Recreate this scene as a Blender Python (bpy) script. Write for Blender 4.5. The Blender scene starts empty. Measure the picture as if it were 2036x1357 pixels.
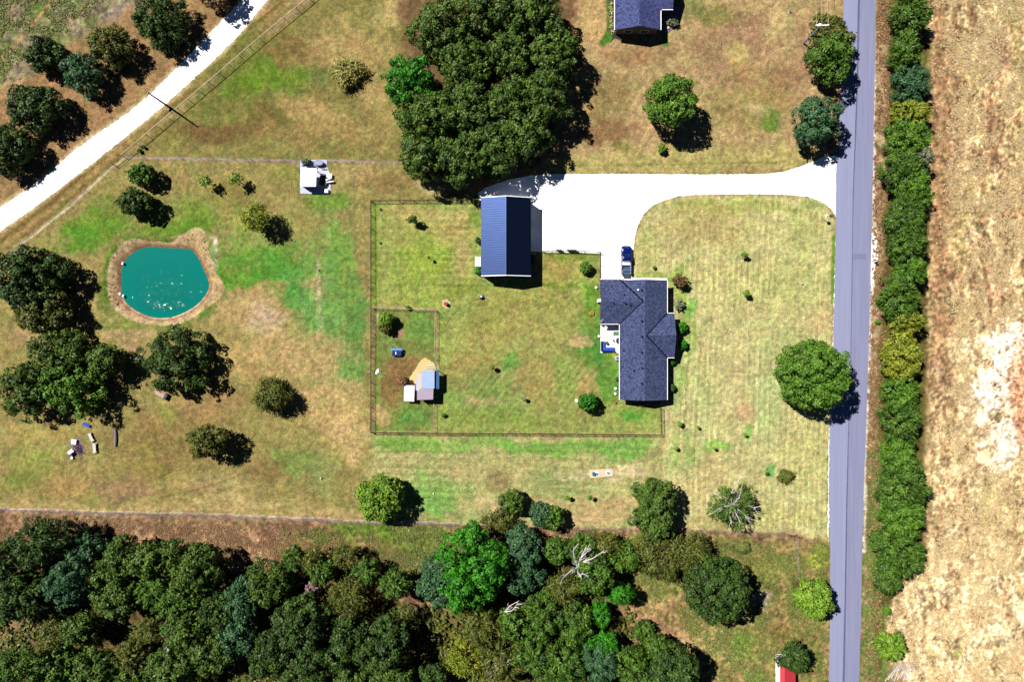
import bpy, math, random
import numpy as np
from mathutils import Vector, Matrix

# ------------------------------------------------------------------ camera, sky, sun, exposure
SC = bpy.context.scene
COL = SC.collection
CAMH = 135.7333
cam_data = bpy.data.cameras.new('camera')
cam_data.sensor_width = 36.0
cam_data.lens = 24.0
cam_data.clip_start = 1.0
cam_data.clip_end = 20000.0
cam = bpy.data.objects.new('camera', cam_data)
cam.location = (0, 0, CAMH)
COL.objects.link(cam)
SC.camera = cam

SUN_EL = math.radians(51.0)
SUN_AZ = math.atan2(-0.82, 0.57)          # clockwise from +Y
sun_dir = Vector((math.cos(SUN_EL) * math.sin(SUN_AZ), math.cos(SUN_EL) * math.cos(SUN_AZ), math.sin(SUN_EL)))
world = bpy.data.worlds.new('World')
SC.world = world
world.use_nodes = True
wn = world.node_tree.nodes
wl = world.node_tree.links
wn.clear()
sky = wn.new('ShaderNodeTexSky')
sky.sky_type = 'NISHITA'
sky.sun_disc = False
sky.sun_elevation = SUN_EL
sky.sun_rotation = SUN_AZ % (2 * math.pi)
sky.air_density = 0.24
sky.dust_density = 0.0
sky.ozone_density = 8.0
bg = wn.new('ShaderNodeBackground')
bg.inputs[1].default_value = 0.05
wo = wn.new('ShaderNodeOutputWorld')
wl.new(sky.outputs[0], bg.inputs[0])
wl.new(bg.outputs[0], wo.inputs[0])
sl = bpy.data.lights.new('sun', 'SUN')
sl.energy = 5.0
sl.angle = math.radians(0.5)
sl.color = (1.0, 0.965, 0.9)
so = bpy.data.objects.new('sun', sl)
so.location = sun_dir * 300
so.rotation_euler = sun_dir.to_track_quat('Z', 'Y').to_euler()
COL.objects.link(so)
SC.view_settings.view_transform = 'Standard'
SC.view_settings.look = 'None'
SC.view_settings.gamma = 1.0
SC.view_settings.exposure = 1.09
KEXP = 2.26                                  # picture value of a flat sunlit surface of albedo 1

# ------------------------------------------------------------------ small helpers
def P(px, py, h=0.0):
    k = (CAMH - h) / CAMH * 0.1
    return ((px - 1018.0) * k, (678.5 - py) * k, h)

def lin(c):
    c = np.asarray(c, float) / 255.0
    return np.where(c <= 0.04045, c / 12.92, ((c + 0.055) / 1.055) ** 2.4)

def A(r, g, b):
    """albedo of a surface whose sunlit picture colour is r, g, b"""
    v = lin((r, g, b)) / KEXP
    return (float(v[0]), float(v[1]), float(v[2]), 1.0)

def lerp(a, b, t): return a + (b - a) * t

_lat = {}
def vnoise(x, y, scale, seed=0):
    """smooth value noise 0..1 on numpy arrays; scale = cell size"""
    key = seed
    if key not in _lat:
        _lat[key] = np.random.RandomState(seed + 77).rand(256, 256)
    L = _lat[key]
    sx, sy = scale if isinstance(scale, tuple) else (scale, scale)
    u = x / sx + 1000.3; v = y / sy + 1000.7
    i = np.floor(u).astype(int); j = np.floor(v).astype(int)
    fu = u - i; fv = v - j
    fu = fu * fu * (3 - 2 * fu); fv = fv * fv * (3 - 2 * fv)
    i0 = i & 255; i1 = (i + 1) & 255; j0 = j & 255; j1 = (j + 1) & 255
    return (L[i0, j0] * (1 - fu) + L[i1, j0] * fu) * (1 - fv) + (L[i0, j1] * (1 - fu) + L[i1, j1] * fu) * fv

def fbm(x, y, scale, seed=0, octaves=4, gain=0.55):
    s = 0; a = 1; t = 0
    sx, sy = scale if isinstance(scale, tuple) else (scale, scale)
    for o in range(octaves):
        if sx == sy:
            w = .9 * o + seed * .37; ca, sa = math.cos(w), math.sin(w)
            s = s + a * vnoise(x * ca + y * sa, y * ca - x * sa, sx / 2 ** o, seed + o * 13)
        else:
            w = .12 * (o - 1); ca, sa = math.cos(w), math.sin(w)
            s = s + a * vnoise(x * ca + y * sa, y * ca - x * sa, (sx / 2 ** o, sy / 2 ** o), seed + o * 13)
        t += a; a *= gain
    return s / t

def sstep(a, b, x):
    t = np.clip((x - a) / (b - a), 0, 1)
    return t * t * (3 - 2 * t)

def poly_sd(x, y, pts):
    """signed distance to a polygon, positive inside"""
    d = np.full(x.shape, 1e9)
    inside = np.zeros(x.shape, bool)
    n = len(pts)
    for k in range(n):
        x0, y0 = pts[k]; x1, y1 = pts[(k + 1) % n]
        dx = x1 - x0; dy = y1 - y0
        t = np.clip(((x - x0) * dx + (y - y0) * dy) / (dx * dx + dy * dy + 1e-9), 0, 1)
        d = np.minimum(d, np.hypot(x - x0 - t * dx, y - y0 - t * dy))
        if y0 != y1:
            c = ((y0 > y) != (y1 > y)) & (x < (x1 - x0) * (y - y0) / (y1 - y0) + x0)
            inside ^= c
    return np.where(inside, d, -d)

def line_d(x, y, pts):
    d = np.full(x.shape, 1e9)
    for k in range(len(pts) - 1):
        x0, y0 = pts[k]; x1, y1 = pts[k + 1]
        dx = x1 - x0; dy = y1 - y0
        t = np.clip(((x - x0) * dx + (y - y0) * dy) / (dx * dx + dy * dy + 1e-9), 0, 1)
        d = np.minimum(d, np.hypot(x - x0 - t * dx, y - y0 - t * dy))
    return d

def catmull(pts, n=8, closed=True):
    out = []
    m = len(pts)
    rng_ = range(m) if closed else range(m - 1)
    for k in rng_:
        if closed:
            p0, p1, p2, p3 = pts[(k - 1) % m], pts[k], pts[(k + 1) % m], pts[(k + 2) % m]
        else:
            p0, p1, p2, p3 = pts[max(k - 1, 0)], pts[k], pts[k + 1], pts[min(k + 2, m - 1)]
        for s in range(n):
            t = s / n
            out.append(tuple(0.5 * ((2 * p1[a]) + (-p0[a] + p2[a]) * t + (2 * p0[a] - 5 * p1[a] + 4 * p2[a] - p3[a]) * t * t
                       + (-p0[a] + 3 * p1[a] - 3 * p2[a] + p3[a]) * t ** 3) for a in range(2)))
    if not closed: out.append(tuple(pts[-1]))
    return out

# ------------------------------------------------------------------ materials
def new_mat(name):
    m = bpy.data.materials.new(name)
    m.use_nodes = True
    nt = m.node_tree
    b = nt.nodes['Principled BSDF']
    return m, nt, b

def mat(name, col, rough=0.6, metal=0.0, var=0.15, scale=3.0, bump=0.0, bscale=20.0, spec=0.4, stretch=None, coat=0.0):
    m, nt, b = new_mat(name)
    N, L = nt.nodes, nt.links
    tc = N.new('ShaderNodeTexCoord')
    src = tc.outputs['Object']
    if stretch:
        mp = N.new('ShaderNodeMapping'); mp.inputs['Scale'].default_value = stretch
        L.new(src, mp.inputs['Vector']); src = mp.outputs[0]
    nz = N.new('ShaderNodeTexNoise'); nz.inputs['Scale'].default_value = scale; nz.inputs['Detail'].default_value = 5
    nz.inputs['Roughness'].default_value = 0.65
    L.new(src, nz.inputs['Vector'])
    mr = N.new('ShaderNodeMapRange')
    mr.inputs['From Min'].default_value = 0.3; mr.inputs['From Max'].default_value = 0.7
    mr.inputs['To Min'].default_value = 1 - var; mr.inputs['To Max'].default_value = 1 + var
    L.new(nz.outputs['Fac'], mr.inputs['Value'])
    vm = N.new('ShaderNodeVectorMath'); vm.operation = 'SCALE'
    vm.inputs[0].default_value = col[:3]
    L.new(mr.outputs[0], vm.inputs['Scale'])
    L.new(vm.outputs[0], b.inputs['Base Color'])
    b.inputs['Roughness'].default_value = rough
    b.inputs['Metallic'].default_value = metal
    b.inputs['Specular IOR Level'].default_value = spec
    b.inputs['Coat Weight'].default_value = coat
    if bump > 0:
        n2 = N.new('ShaderNodeTexNoise'); n2.inputs['Scale'].default_value = bscale; n2.inputs['Detail'].default_value = 4
        L.new(src, n2.inputs['Vector'])
        bp = N.new('ShaderNodeBump'); bp.inputs['Strength'].default_value = bump; bp.inputs['Distance'].default_value = 0.05
        L.new(n2.outputs['Fac'], bp.inputs['Height']); L.new(bp.outputs[0], b.inputs['Normal'])
    return m

def leaf_mat(name, c_lo, c_hi, rough=0.55):
    m, nt, b = new_mat(name)
    N, L = nt.nodes, nt.links
    at = N.new('ShaderNodeAttribute'); at.attribute_name = 'v'
    mx = N.new('ShaderNodeMix'); mx.data_type = 'RGBA'
    mx.inputs[6].default_value = A(*c_lo); mx.inputs[7].default_value = A(*c_hi)
    L.new(at.outputs['Fac'], mx.inputs[0])
    L.new(mx.outputs[2], b.inputs['Base Color'])
    b.inputs['Roughness'].default_value = rough
    b.inputs['Specular IOR Level'].default_value = 0.25
    return m

# ------------------------------------------------------------------ mesh builder
class MB:
    def __init__(s): s.v = []; s.f = []
    def add(s, vs, fs):
        o = len(s.v); s.v += [tuple(p) for p in vs]; s.f += [tuple(i + o for i in q) for q in fs]; return s
    def box(s, x0, x1, y0, y1, z0, z1):
        return s.add([(x0, y0, z0), (x1, y0, z0), (x1, y1, z0), (x0, y1, z0), (x0, y0, z1), (x1, y0, z1), (x1, y1, z1), (x0, y1, z1)],
                     [(0, 3, 2, 1), (4, 5, 6, 7), (0, 1, 5, 4), (1, 2, 6, 5), (2, 3, 7, 6), (3, 0, 4, 7)])
    def cbox(s, c, size, rz=0.0):
        hx, hy, hz = size[0] / 2, size[1] / 2, size[2] / 2
        ca, sa = math.cos(rz), math.sin(rz)
        vs = []
        for z in (-hz, hz):
            for x, y in ((-hx, -hy), (hx, -hy), (hx, hy), (-hx, hy)):
                vs.append((c[0] + x * ca - y * sa, c[1] + x * sa + y * ca, c[2] + z))
        return s.add(vs, [(0, 3, 2, 1), (4, 5, 6, 7), (0, 1, 5, 4), (1, 2, 6, 5), (2, 3, 7, 6), (3, 0, 4, 7)])
    def tube(s, pts, rad, n=6, cap=True):
        """rad may be a number or list"""
        pts = [Vector(p) for p in pts]
        m = len(pts)
        R = rad if isinstance(rad, (list, tuple)) else [rad] * m
        vs = []; fs = []
        for i, p in enumerate(pts):
            d = (pts[min(i + 1, m - 1)] - pts[max(i - 1, 0)])
            if d.length < 1e-9: d = Vector((0, 0, 1))
            d.normalize()
            a = Vector((0, 0, 1)) if abs(d.z) < 0.9 else Vector((1, 0, 0))
            u = d.cross(a).normalized(); w = d.cross(u)
            for k in range(n):
                t = 2 * math.pi * k / n
                vs.append(p + (u * math.cos(t) + w * math.sin(t)) * R[i])
        for i in range(m - 1):
            for k in range(n):
                fs.append((i * n + k, i * n + (k + 1) % n, (i + 1) * n + (k + 1) % n, (i + 1) * n + k))
        if cap:
            fs.append(tuple(range(n - 1, -1, -1))); fs.append(tuple((m - 1) * n + k for k in range(n)))
        return s.add(vs, fs)
    def lathe(s, c, prof, n=16):
        """prof: list of (r, z) from bottom to top"""
        vs = []; fs = []
        for r, z in prof:
            for k in range(n):
                t = 2 * math.pi * k / n
                vs.append((c[0] + r * math.cos(t), c[1] + r * math.sin(t), c[2] + z))
        m = len(prof)
        for i in range(m - 1):
            for k in range(n):
                fs.append((i * n + k, i * n + (k + 1) % n, (i + 1) * n + (k + 1) % n, (i + 1) * n + k))
        fs.append(tuple(range(n - 1, -1, -1))); fs.append(tuple((m - 1) * n + k for k in range(n)))
        return s.add(vs, fs)
    def prism(s, pts, z0, z1):
        n = len(pts)
        return s.add([(p[0], p[1], z0) for p in pts] + [(p[0], p[1], z1) for p in pts],
                     [tuple(range(n - 1, -1, -1)), tuple(range(n, 2 * n))] + [(i, (i + 1) % n, n + (i + 1) % n, n + i) for i in range(n)])
    def slab(s, quad, t):
        """roof slab: polygon of 3-D points (top face, counter-clockwise from above), thickness t down"""
        n = len(quad)
        return s.add([(p[0], p[1], p[2]) for p in quad] + [(p[0], p[1], p[2] - t) for p in quad],
                     [tuple(range(n)), tuple(range(2 * n - 1, n - 1, -1))] + [(i, n + i, n + (i + 1) % n, (i + 1) % n) for i in range(n)])
    def build(s, name, m, parent=None, smooth=False, bevel=0.0):
        me = bpy.data.meshes.new(name)
        me.from_pydata(s.v, [], s.f)
        me.materials.append(m)
        if smooth: me.polygons.foreach_set('use_smooth', [True] * len(me.polygons))
        me.update()
        o = bpy.data.objects.new(name, me)
        COL.objects.link(o)
        if parent is not None:
            o.parent = parent
            o.matrix_parent_inverse = Matrix.Translation(-Vector(parent.location)) if parent.rotation_euler.z == 0 else (Matrix.Translation(parent.location) @ Matrix.Rotation(parent.rotation_euler.z, 4, 'Z')).inverted()
        if bevel > 0:
            md = o.modifiers.new('bevel', 'BEVEL'); md.width = bevel; md.segments = 2; md.limit_method = 'ANGLE'
        return o

def thing(name, label, cat, loc=(0, 0, 0), group=None):
    o = bpy.data.objects.new(name, None)
    o.empty_display_size = 0.3
    COL.objects.link(o)
    o.location = loc
    o['label'] = label; o['category'] = cat
    if group: o['group'] = group
    return o

def tag(o, label, cat, group=None, kind=None):
    o['label'] = label; o['category'] = cat
    if group: o['group'] = group
    if kind: o['kind'] = kind
    return o

def struct(o, label=None):
    o['kind'] = 'structure'
    if label: o['label'] = label
    return o

def np_mesh(name, verts, quads, m, attr=None, aname='v', parent=None, loc=None):
    me = bpy.data.meshes.new(name)
    nv = len(verts); nq = len(quads)
    me.vertices.add(nv); me.vertices.foreach_set('co', np.ascontiguousarray(verts, dtype=np.float32).ravel())
    me.loops.add(nq * 4); me.loops.foreach_set('vertex_index', np.ascontiguousarray(quads, dtype=np.int32).ravel())
    me.polygons.add(nq); me.polygons.foreach_set('loop_start', np.arange(0, nq * 4, 4, dtype=np.int32))
    me.update(calc_edges=True)
    if attr is not None:
        if attr.ndim == 1:
            at = me.attributes.new(aname, 'FLOAT', 'POINT'); at.data.foreach_set('value', attr.astype(np.float32))
        else:
            at = me.attributes.new(aname, 'FLOAT_COLOR', 'POINT')
            c = np.ones((nv, 4), np.float32); c[:, :3] = attr; at.data.foreach_set('color', c.ravel())
    me.materials.append(m)
    o = bpy.data.objects.new(name, me); COL.objects.link(o)
    if parent is not None: o.parent = parent
    if loc is not None: o.location = loc
    return o

# ------------------------------------------------------------------ GROUND: one sheet, colours of the real turf, soil and straw
def axis(lo, hi, step, far):
    a = list(np.arange(lo, hi + 1e-6, step))
    ext = []; d = step; p = hi
    while p < far:
        d *= 1.6; p += d; ext.append(p)
    return np.array([lo - (e - hi) for e in reversed(ext)] + a + ext)
gx = axis(-112.0, 112.0, 0.25, 4000.0)
gy = axis(-78.0, 78.0, 0.25, 4000.0)
GX, GY = np.meshgrid(gx, gy)
PX = 1018.0 + GX * 10.0
PY = 678.5 - GY * 10.0
WX = PX + (fbm(PX, PY, 60, 1) - 0.5) * 46 + (vnoise(PX, PY, 9, 5) - 0.5) * 9
WY = PY + (fbm(PX, PY, 60, 2) - 0.5) * 46 + (vnoise(PX, PY, 9, 6) - 0.5) * 9
C = np.empty(PX.shape + (3,)); C[:] = (163, 138, 92)
n_big = fbm(PX, PY, 90, 3, 5)
n_mid = fbm(PX, PY, 26, 4, 4)
n_fin = fbm(PX, PY, 8, 8, 3, 0.7)

def mixc(m, col):
    global C
    C = C + (np.asarray(col, float) - C) * m[..., None]
def region(pts, col, soft=14, s=1.0, warp=1.0):
    x = lerp(PX, WX, warp); y = lerp(PY, WY, warp)
    mixc(sstep(-soft, soft, poly_sd(x, y, pts)) * s, col)
def blob(cx, cy, rx, ry, col, s=0.8, ang=0.0, rag=0.5):
    ca, sa = math.cos(math.radians(ang)), math.sin(math.radians(ang))
    dx = WX - cx; dy = WY - cy
    u = (dx * ca + dy * sa) / rx; v = (-dx * sa + dy * ca) / ry
    d = np.sqrt(u * u + v * v) + (n_mid - 0.5) * rag * 1.6 + (n_fin - 0.5) * rag * 0.6
    mixc(sstep(1.15, 0.45, d) * s, col)
def track(pts, w, col, s=0.8, rag=0.5):
    x = lerp(PX, WX, 0.12); y = lerp(PY, WY, 0.12)
    d = line_d(x, y, pts) / w + (n_fin - 0.5) * rag * 1.6
    mixc(sstep(1.1, 0.6, d) * s, col)
def mottle(pts, col, scale, seed, th, s=0.6, soft=14, w=0.1):
    m = sstep(-soft, soft, poly_sd(WX, WY, pts))
    n = fbm(PX, PY, scale, seed, 4, 0.65)
    mixc(m * sstep(th - w, th + w, n) * s, col)

TAN = (184, 152, 104); PALE = (214, 190, 142); OLIVE = (140, 132, 74); BROWN = (138, 106, 70); PINKB = (160, 122, 92)
GREEN = (96, 138, 58); TEAL = (86, 138, 78); YG = (168, 168, 96); BRIGHT = (98, 150, 40); EARTH = (178, 140, 112)
BIG = 3000
# north-west weedy field and mown strips beside the gravel road
NWF = [(-BIG, -BIG), (330, -BIG), (300, -20), (165, 65), (60, 150), (0, 190), (-BIG, 400)]
region(NWF, (124, 124, 78))
mottle(NWF, (150, 128, 112), 40, 21, 0.52, 0.7)
mottle(NWF, (92, 118, 52), 26, 22, 0.56, 0.6)
region([(60, 150), (165, 65), (300, -20), (300, -200), (600, -200), (535, 0), (0, 458), (-BIG, 900), (-BIG, 400), (0, 190)], (164, 126, 86), 10)
blob(225, 20, 60, 22, (166, 142, 130), .7, -30)
track([(150, -40), (105, 0), (60, 50), (25, 90), (0, 128), (-40, 170)], 3.2, (168, 122, 82), .9)
track([(185, -10), (120, 55), (60, 100)], 2.2, (160, 120, 84), .5)
region([(535, 0), (620, -40), (247, 312), (60, 470), (-BIG, 1200), (-BIG, 900), (0, 458), (80, 395)], (150, 122, 74), 6, 1, .3)
for off, c, s_ in ((12, (168, 138, 88), .7), (22, (112, 98, 48), .75), (33, (170, 142, 90), .6), (44, (118, 106, 50), .6), (5, (178, 140, 100), .7)):
    track([(535 + off, 0 + off * .3), (390 + off * .55, 120 + off * .75), (250 + off * .55, 245 + off * .75), (155 + off * .55, 330 + off * .75), (80 + off * .5, 395 + off * .8), (0 + off * .2, 458 + off * .9)], 4.0, c, s_, .8)
# northern field
NF = [(640, -BIG), (1160, -BIG), (1100, 330), (800, 322), (250, 314), (300, 272), (640, -10)]
region(NF, (134, 126, 70), 5, 1, .2)
blob(470, 120, 120, 70, (112, 116, 52), .8, -30)
blob(500, 205, 170, 60, (112, 112, 54), .8)
blob(545, 150, 80, 50, (96, 122, 44), .8)
blob(480, 175, 50, 26, (96, 124, 40), .6)
blob(320, 270, 70, 24, (138, 126, 66), .7)
blob(415, 260, 90, 24, (118, 88, 54), .7)
blob(530, 245, 60, 30, (122, 92, 56), .55)
blob(690, 90, 95, 55, (182, 150, 98), .75, 10)
blob(580, 100, 60, 30, (140, 106, 64), .6)
blob(620, 215, 80, 28, (186, 150, 98), .8, 15)
blob(640, 260, 120, 34, (166, 132, 84), .7)
blob(780, 30, 60, 28, (196, 172, 112), .7)
blob(700, 45, 70, 24, (150, 138, 78), .6)
blob(640, 150, 30, 26, (104, 116, 58), .7)
blob(745, 240, 50, 70, (158, 138, 82), .6)
blob(745, 180, 30, 40, (196, 160, 104), .6)
# lawns north of the white drive and round the second house
NL = [(1140, -BIG), (1680, -BIG), (1668, 318), (1600, 340), (1085, 348), (1060, 250)]
region(NL, (180, 150, 104), 6, 1, .2)
blob(1180, 40, 45, 60, (206, 168, 112), .8)
blob(1230, 110, 90, 45, (186, 152, 106), .7)
blob(1260, 110, 80, 24, (148, 110, 76), .6)
blob(1440, 90, 90, 80, (160, 124, 92), .7)
blob(1490, 60, 70, 60, (168, 128, 98), .6)
blob(1420, 30, 60, 20, (132, 128, 66), .7)
blob(1465, 100, 40, 22, (196, 168, 108), .8, -20)
blob(1480, 125, 32, 18, (184, 150, 88), .5)
blob(1550, 50, 34, 40, (202, 172, 118), .8)
blob(1530, 180, 60, 45, (150, 128, 76), .6)
blob(1200, 200, 60, 55, (132, 112, 66), .6)
blob(1200, 265, 95, 26, (142, 100, 68), .7)
blob(1480, 215, 110, 60, (148, 132, 76), .6)
blob(1500, 215, 50, 12, (190, 172, 120), .6)
blob(1530, 235, 26, 28, (98, 128, 54), .8)
blob(1600, 120, 26, 90, (174, 132, 100), .7)
blob(1650, 200, 18, 130, (166, 124, 92), .6)
blob(1560, 160, 60, 30, (160, 116, 86), .6)
region([(1085, 312), (1300, 305), (1560, 285), (1640, 312), (1600, 342), (1085, 350)], (172, 160, 96), 12, .85)
track([(1090, 330), (1400, 326), (1560, 322)], 2, (128, 126, 62), .6)
track([(1090, 345), (1520, 346), (1600, 332), (1640, 312)], 2, (124, 124, 52), .7)
blob(1248, 295, 26, 12, (122, 126, 56), .7)
region([(1206, -30), (1206, 60), (1190, 88), (1200, 92), (1222, 76), (1235, 80), (1222, 60), (1222, -30)], (64, 110, 40), 3, .9, .1)
region([(1352, -30), (1352, 40), (1325, 66), (1330, 92), (1318, 92), (1314, 60)], (70, 118, 48), 3, .85, .1)
blob(1380, 12, 36, 26, (104, 116, 62), .6)
# homestead west of the yard fence : pond meadow
HW = [(230, 330), (250, 318), (800, 328), (955, 385), (955, 398), (738, 400), (738, 862), (738, 1044), (-BIG, 1010), (-BIG, 900), (40, 490)]
region(HW, (150, 136, 80), 8, 1, .2)
blob(230, 400, 60, 34, (132, 122, 60), .7, -35)
blob(170, 430, 70, 26, (104, 132, 52), .8, -35)
blob(190, 455, 90, 40, (84, 134, 44), .85, -20)
blob(400, 430, 60, 36, (98, 134, 44), .8)
blob(350, 372, 50, 30, (158, 130, 84), .7)
blob(350, 450, 90, 18, (76, 124, 36), .85)
blob(205, 545, 22, 110, (118, 128, 60), .7)
blob(195, 520, 26, 46, (168, 142, 90), .6)
blob(455, 385, 50, 40, (138, 124, 62), .7)
blob(505, 435, 40, 34, (150, 150, 62), .75)
blob(600, 345, 90, 26, (132, 136, 62), .6)
blob(640, 400, 60, 45, (104, 142, 58), .8)
blob(655, 440, 60, 30, (150, 128, 84), .6)
blob(700, 355, 90, 30, (176, 152, 98), .8)
blob(790, 365, 110, 18, (132, 106, 62), .6)
blob(850, 355, 60, 20, (172, 146, 96), .6)
blob(880, 370, 60, 14, (196, 178, 128), .7)
blob(560, 500, 170, 110, (126, 142, 72), .75)
blob(640, 620, 90, 200, (124, 150, 82), .6)
blob(330, 420, 190, 50, (122, 132, 64), .6)
blob(560, 535, 120, 50, (78, 138, 48), .7, 10, .9)
blob(530, 545, 90, 26, (78, 136, 44), .5, 10, .9)
blob(480, 560, 60, 30, (80, 138, 46), .7, 0, .9)
blob(620, 540, 80, 60, (90, 144, 70), .5, 0, .9)
blob(650, 620, 60, 90, (92, 146, 78), .6, 0, .9)
blob(590, 590, 50, 40, (78, 138, 66), .55, 0, .9)
blob(690, 560, 34, 170, (112, 150, 72), .6, 0, .9)
blob(700, 660, 30, 90, (96, 132, 70), .7)
blob(680, 740, 40, 70, (88, 142, 72), .6, 0, .9)
blob(620, 690, 40, 46, (110, 150, 78), .6)
blob(640, 570, 16, 45, (178, 152, 104), .6)
blob(622, 560, 26, 12, (180, 150, 104), .6)
track([(632, 520), (636, 600), (638, 700), (640, 740)], 6, (172, 164, 122), .55, .9)
blob(600, 440, 60, 40, (150, 138, 78), .6)
blob(500, 620, 75, 50, (190, 154, 106), .85)
blob(525, 640, 45, 34, (196, 172, 140), .8)
blob(600, 710, 110, 50, (188, 154, 104), .8)
blob(540, 690, 60, 60, (196, 162, 108), .6)
blob(440, 690, 50, 60, (156, 140, 84), .6)
blob(480, 720, 34, 40, (200, 162, 104), .7)
blob(640, 800, 90, 60, (196, 160, 106), .8)
blob(700, 860, 50, 60, (206, 172, 116), .8)
blob(560, 860, 60, 30, (150, 140, 80), .6)
blob(590, 920, 60, 36, (118, 140, 70), .7)
blob(640, 940, 34, 60, (132, 144, 82), .6)
blob(430, 520, 12, 50, (196, 176, 140), .85)
blob(430, 505, 9, 26, (232, 222, 200), .8)
blob(160, 620, 40, 100, (176, 146, 96), .6)
blob(60, 665, 60, 26, (170, 138, 96), .8)
blob(250, 665, 50, 24, (184, 152, 108), .8)
blob(270, 700, 30, 20, (176, 140, 108), .7)
blob(250, 650, 60, 12, (118, 134, 60), .7)
blob(330, 870, 160, 70, (142, 118, 70), .8)
blob(420, 790, 80, 50, (164, 130, 84), .7)
blob(80, 855, 90, 30, (164, 146, 82), .7)
blob(60, 925, 60, 46, (140, 142, 70), .8)
blob(85, 900, 34, 22, (150, 160, 76), .8)
blob(35, 960, 40, 22, (122, 134, 58), .7)
blob(330, 830, 20, 30, (136, 142, 64), .5)
blob(290, 895, 22, 18, (138, 140, 62), .5)
blob(250, 970, 70, 30, (160, 126, 92), .8)
blob(130, 975, 50, 30, (184, 142, 88), .6)
blob(300, 935, 60, 26, (134, 120, 60), .6)
blob(430, 960, 90, 26, (176, 150, 104), .7)
blob(520, 940, 60, 24, (132, 108, 66), .7)
blob(470, 1000, 120, 16, (186, 162, 110), .7)
track([(318, 992), (370, 980), (430, 962), (497, 938)], 1.6, (124, 100, 60), .7)
region([(0, 995), (740, 1022), (905, 1028), (905, 1043), (740, 1041), (0, 1013)], (182, 154, 104), 5, .8)
# fenced back yard
YD = [(739, 400), (957, 398), (1050, 500), (1193, 502), (1193, 556), (1240, 700), (1240, 796), (1315, 808), (1315, 864), (739, 861)]
region(YD, (148, 154, 80), 4, 1, .1)
blob(850, 425, 100, 22, (182, 164, 100), .7)
blob(840, 520, 70, 60, (142, 158, 66), .8)
blob(800, 470, 50, 30, (150, 150, 78), .6)
blob(900, 460, 50, 40, (176, 158, 92), .7)
blob(850, 590, 100, 24, (152, 160, 72), .7)
blob(930, 520, 20, 60, (190, 162, 110), .6)
blob(950, 430, 10, 26, (110, 136, 60), .7)
track([(745, 405), (745, 858)], 8, (112, 142, 60), .5, 1.0)
blob(930, 580, 60, 14, (118, 132, 54), .7)
blob(1100, 535, 90, 30, (172, 152, 82), .7)
blob(1110, 572, 80, 8, (112, 128, 46), .8)
blob(1120, 512, 60, 7, (110, 134, 52), .7)
blob(1050, 620, 100, 60, (152, 146, 74), .7)
blob(1080, 680, 110, 80, (156, 148, 86), .6)
blob(950, 780, 90, 60, (110, 148, 76), .45)
blob(1120, 740, 50, 60, (122, 150, 74), .4)
blob(960, 660, 70, 50, (156, 140, 80), .5)
blob(960, 640, 50, 30, (144, 144, 70), .6)
blob(1180, 600, 22, 50, (98, 134, 52), .8)
blob(1180, 690, 30, 50, (72, 130, 54), .9)
blob(1210, 760, 26, 70, (92, 140, 58), .85)
blob(1160, 670, 22, 16, (196, 158, 112), .8)
blob(1160, 770, 26, 60, (178, 146, 94), .7)
blob(940, 745, 70, 50, (150, 134, 76), .7)
blob(985, 790, 90, 50, (128, 148, 82), .7)
blob(900, 830, 110, 24, (132, 146, 74), .7)
blob(1060, 760, 60, 60, (160, 140, 84), .7)
blob(1010, 730, 20, 20, (88, 150, 72), .6)
blob(960, 800, 50, 14, (178, 154, 102), .6)
blob(1010, 840, 100, 18, (130, 146, 70), .6)
blob(1260, 830, 50, 22, (112, 148, 70), .7)
blob(1250, 840, 22, 14, (78, 146, 60), .7)
blob(1120, 830, 70, 26, (140, 142, 76), .6)
# poultry run
RUN = [(742, 615), (867, 618), (870, 740), (862, 858), (742, 858)]
region(RUN, (124, 132, 68), 4, 1, .2)
blob(835, 660, 36, 50, (108, 150, 78), .6, 0, .9)
blob(775, 690, 34, 20, (112, 130, 72), .6)
blob(795, 745, 45, 36, (140, 106, 68), .9)
blob(780, 770, 26, 36, (136, 104, 64), .8)
blob(815, 720, 30, 16, (148, 118, 72), .7)
blob(788, 672, 11, 9, (158, 120, 96), .9)
blob(748, 640, 7, 16, (204, 176, 140), .8)
blob(765, 825, 26, 26, (186, 154, 104), .8)
blob(825, 830, 36, 24, (98, 138, 70), .8)
track([(741, 610), (800, 612), (868, 616)], 2.4, (190, 160, 120), .9)
track([(866, 618), (866, 700), (871, 745)], 2.4, (196, 168, 124), .8)
track([(863, 800), (863, 858)], 2.4, (184, 154, 108), .8)
track([(742, 610), (741, 760), (740, 858)], 2.0, (160, 120, 92), .8)
# east lawn
EL = [(1258, 556), (1262, 470), (1278, 430), (1310, 402), (1350, 390), (1600, 388), (1640, 405), (1660, 440), (1655, 700), (1648, 1075), (1585, 1066), (1316, 1056), (1316, 700)]
region(EL, (192, 184, 124), 4, 1, .1)
blob(1400, 450, 110, 50, (180, 162, 102), .7)
blob(1290, 500, 30, 50, (172, 170, 100), .6)
blob(1470, 410, 170, 16, (160, 164, 84), .7)
blob(1600, 450, 50, 60, (172, 174, 104), .7)
blob(1450, 560, 90, 50, (200, 190, 124), .7)
blob(1560, 560, 100, 70, (184, 184, 112), .6)
blob(1300, 550, 45, 18, (150, 168, 84), .7)
blob(1355, 560, 30, 40, (140, 164, 78), .8)
blob(1370, 615, 24, 26, (120, 168, 78), .8)
blob(1370, 680, 22, 60, (150, 170, 88), .6)
blob(1350, 760, 18, 70, (150, 172, 96), .7)
blob(1400, 800, 40, 80, (180, 186, 120), .6)
blob(1470, 760, 60, 100, (204, 188, 132), .7)
blob(1475, 820, 30, 40, (200, 158, 118), .6)
blob(1640, 640, 30, 34, (206, 176, 124), .8)
blob(1560, 680, 60, 30, (176, 184, 116), .6)
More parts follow.
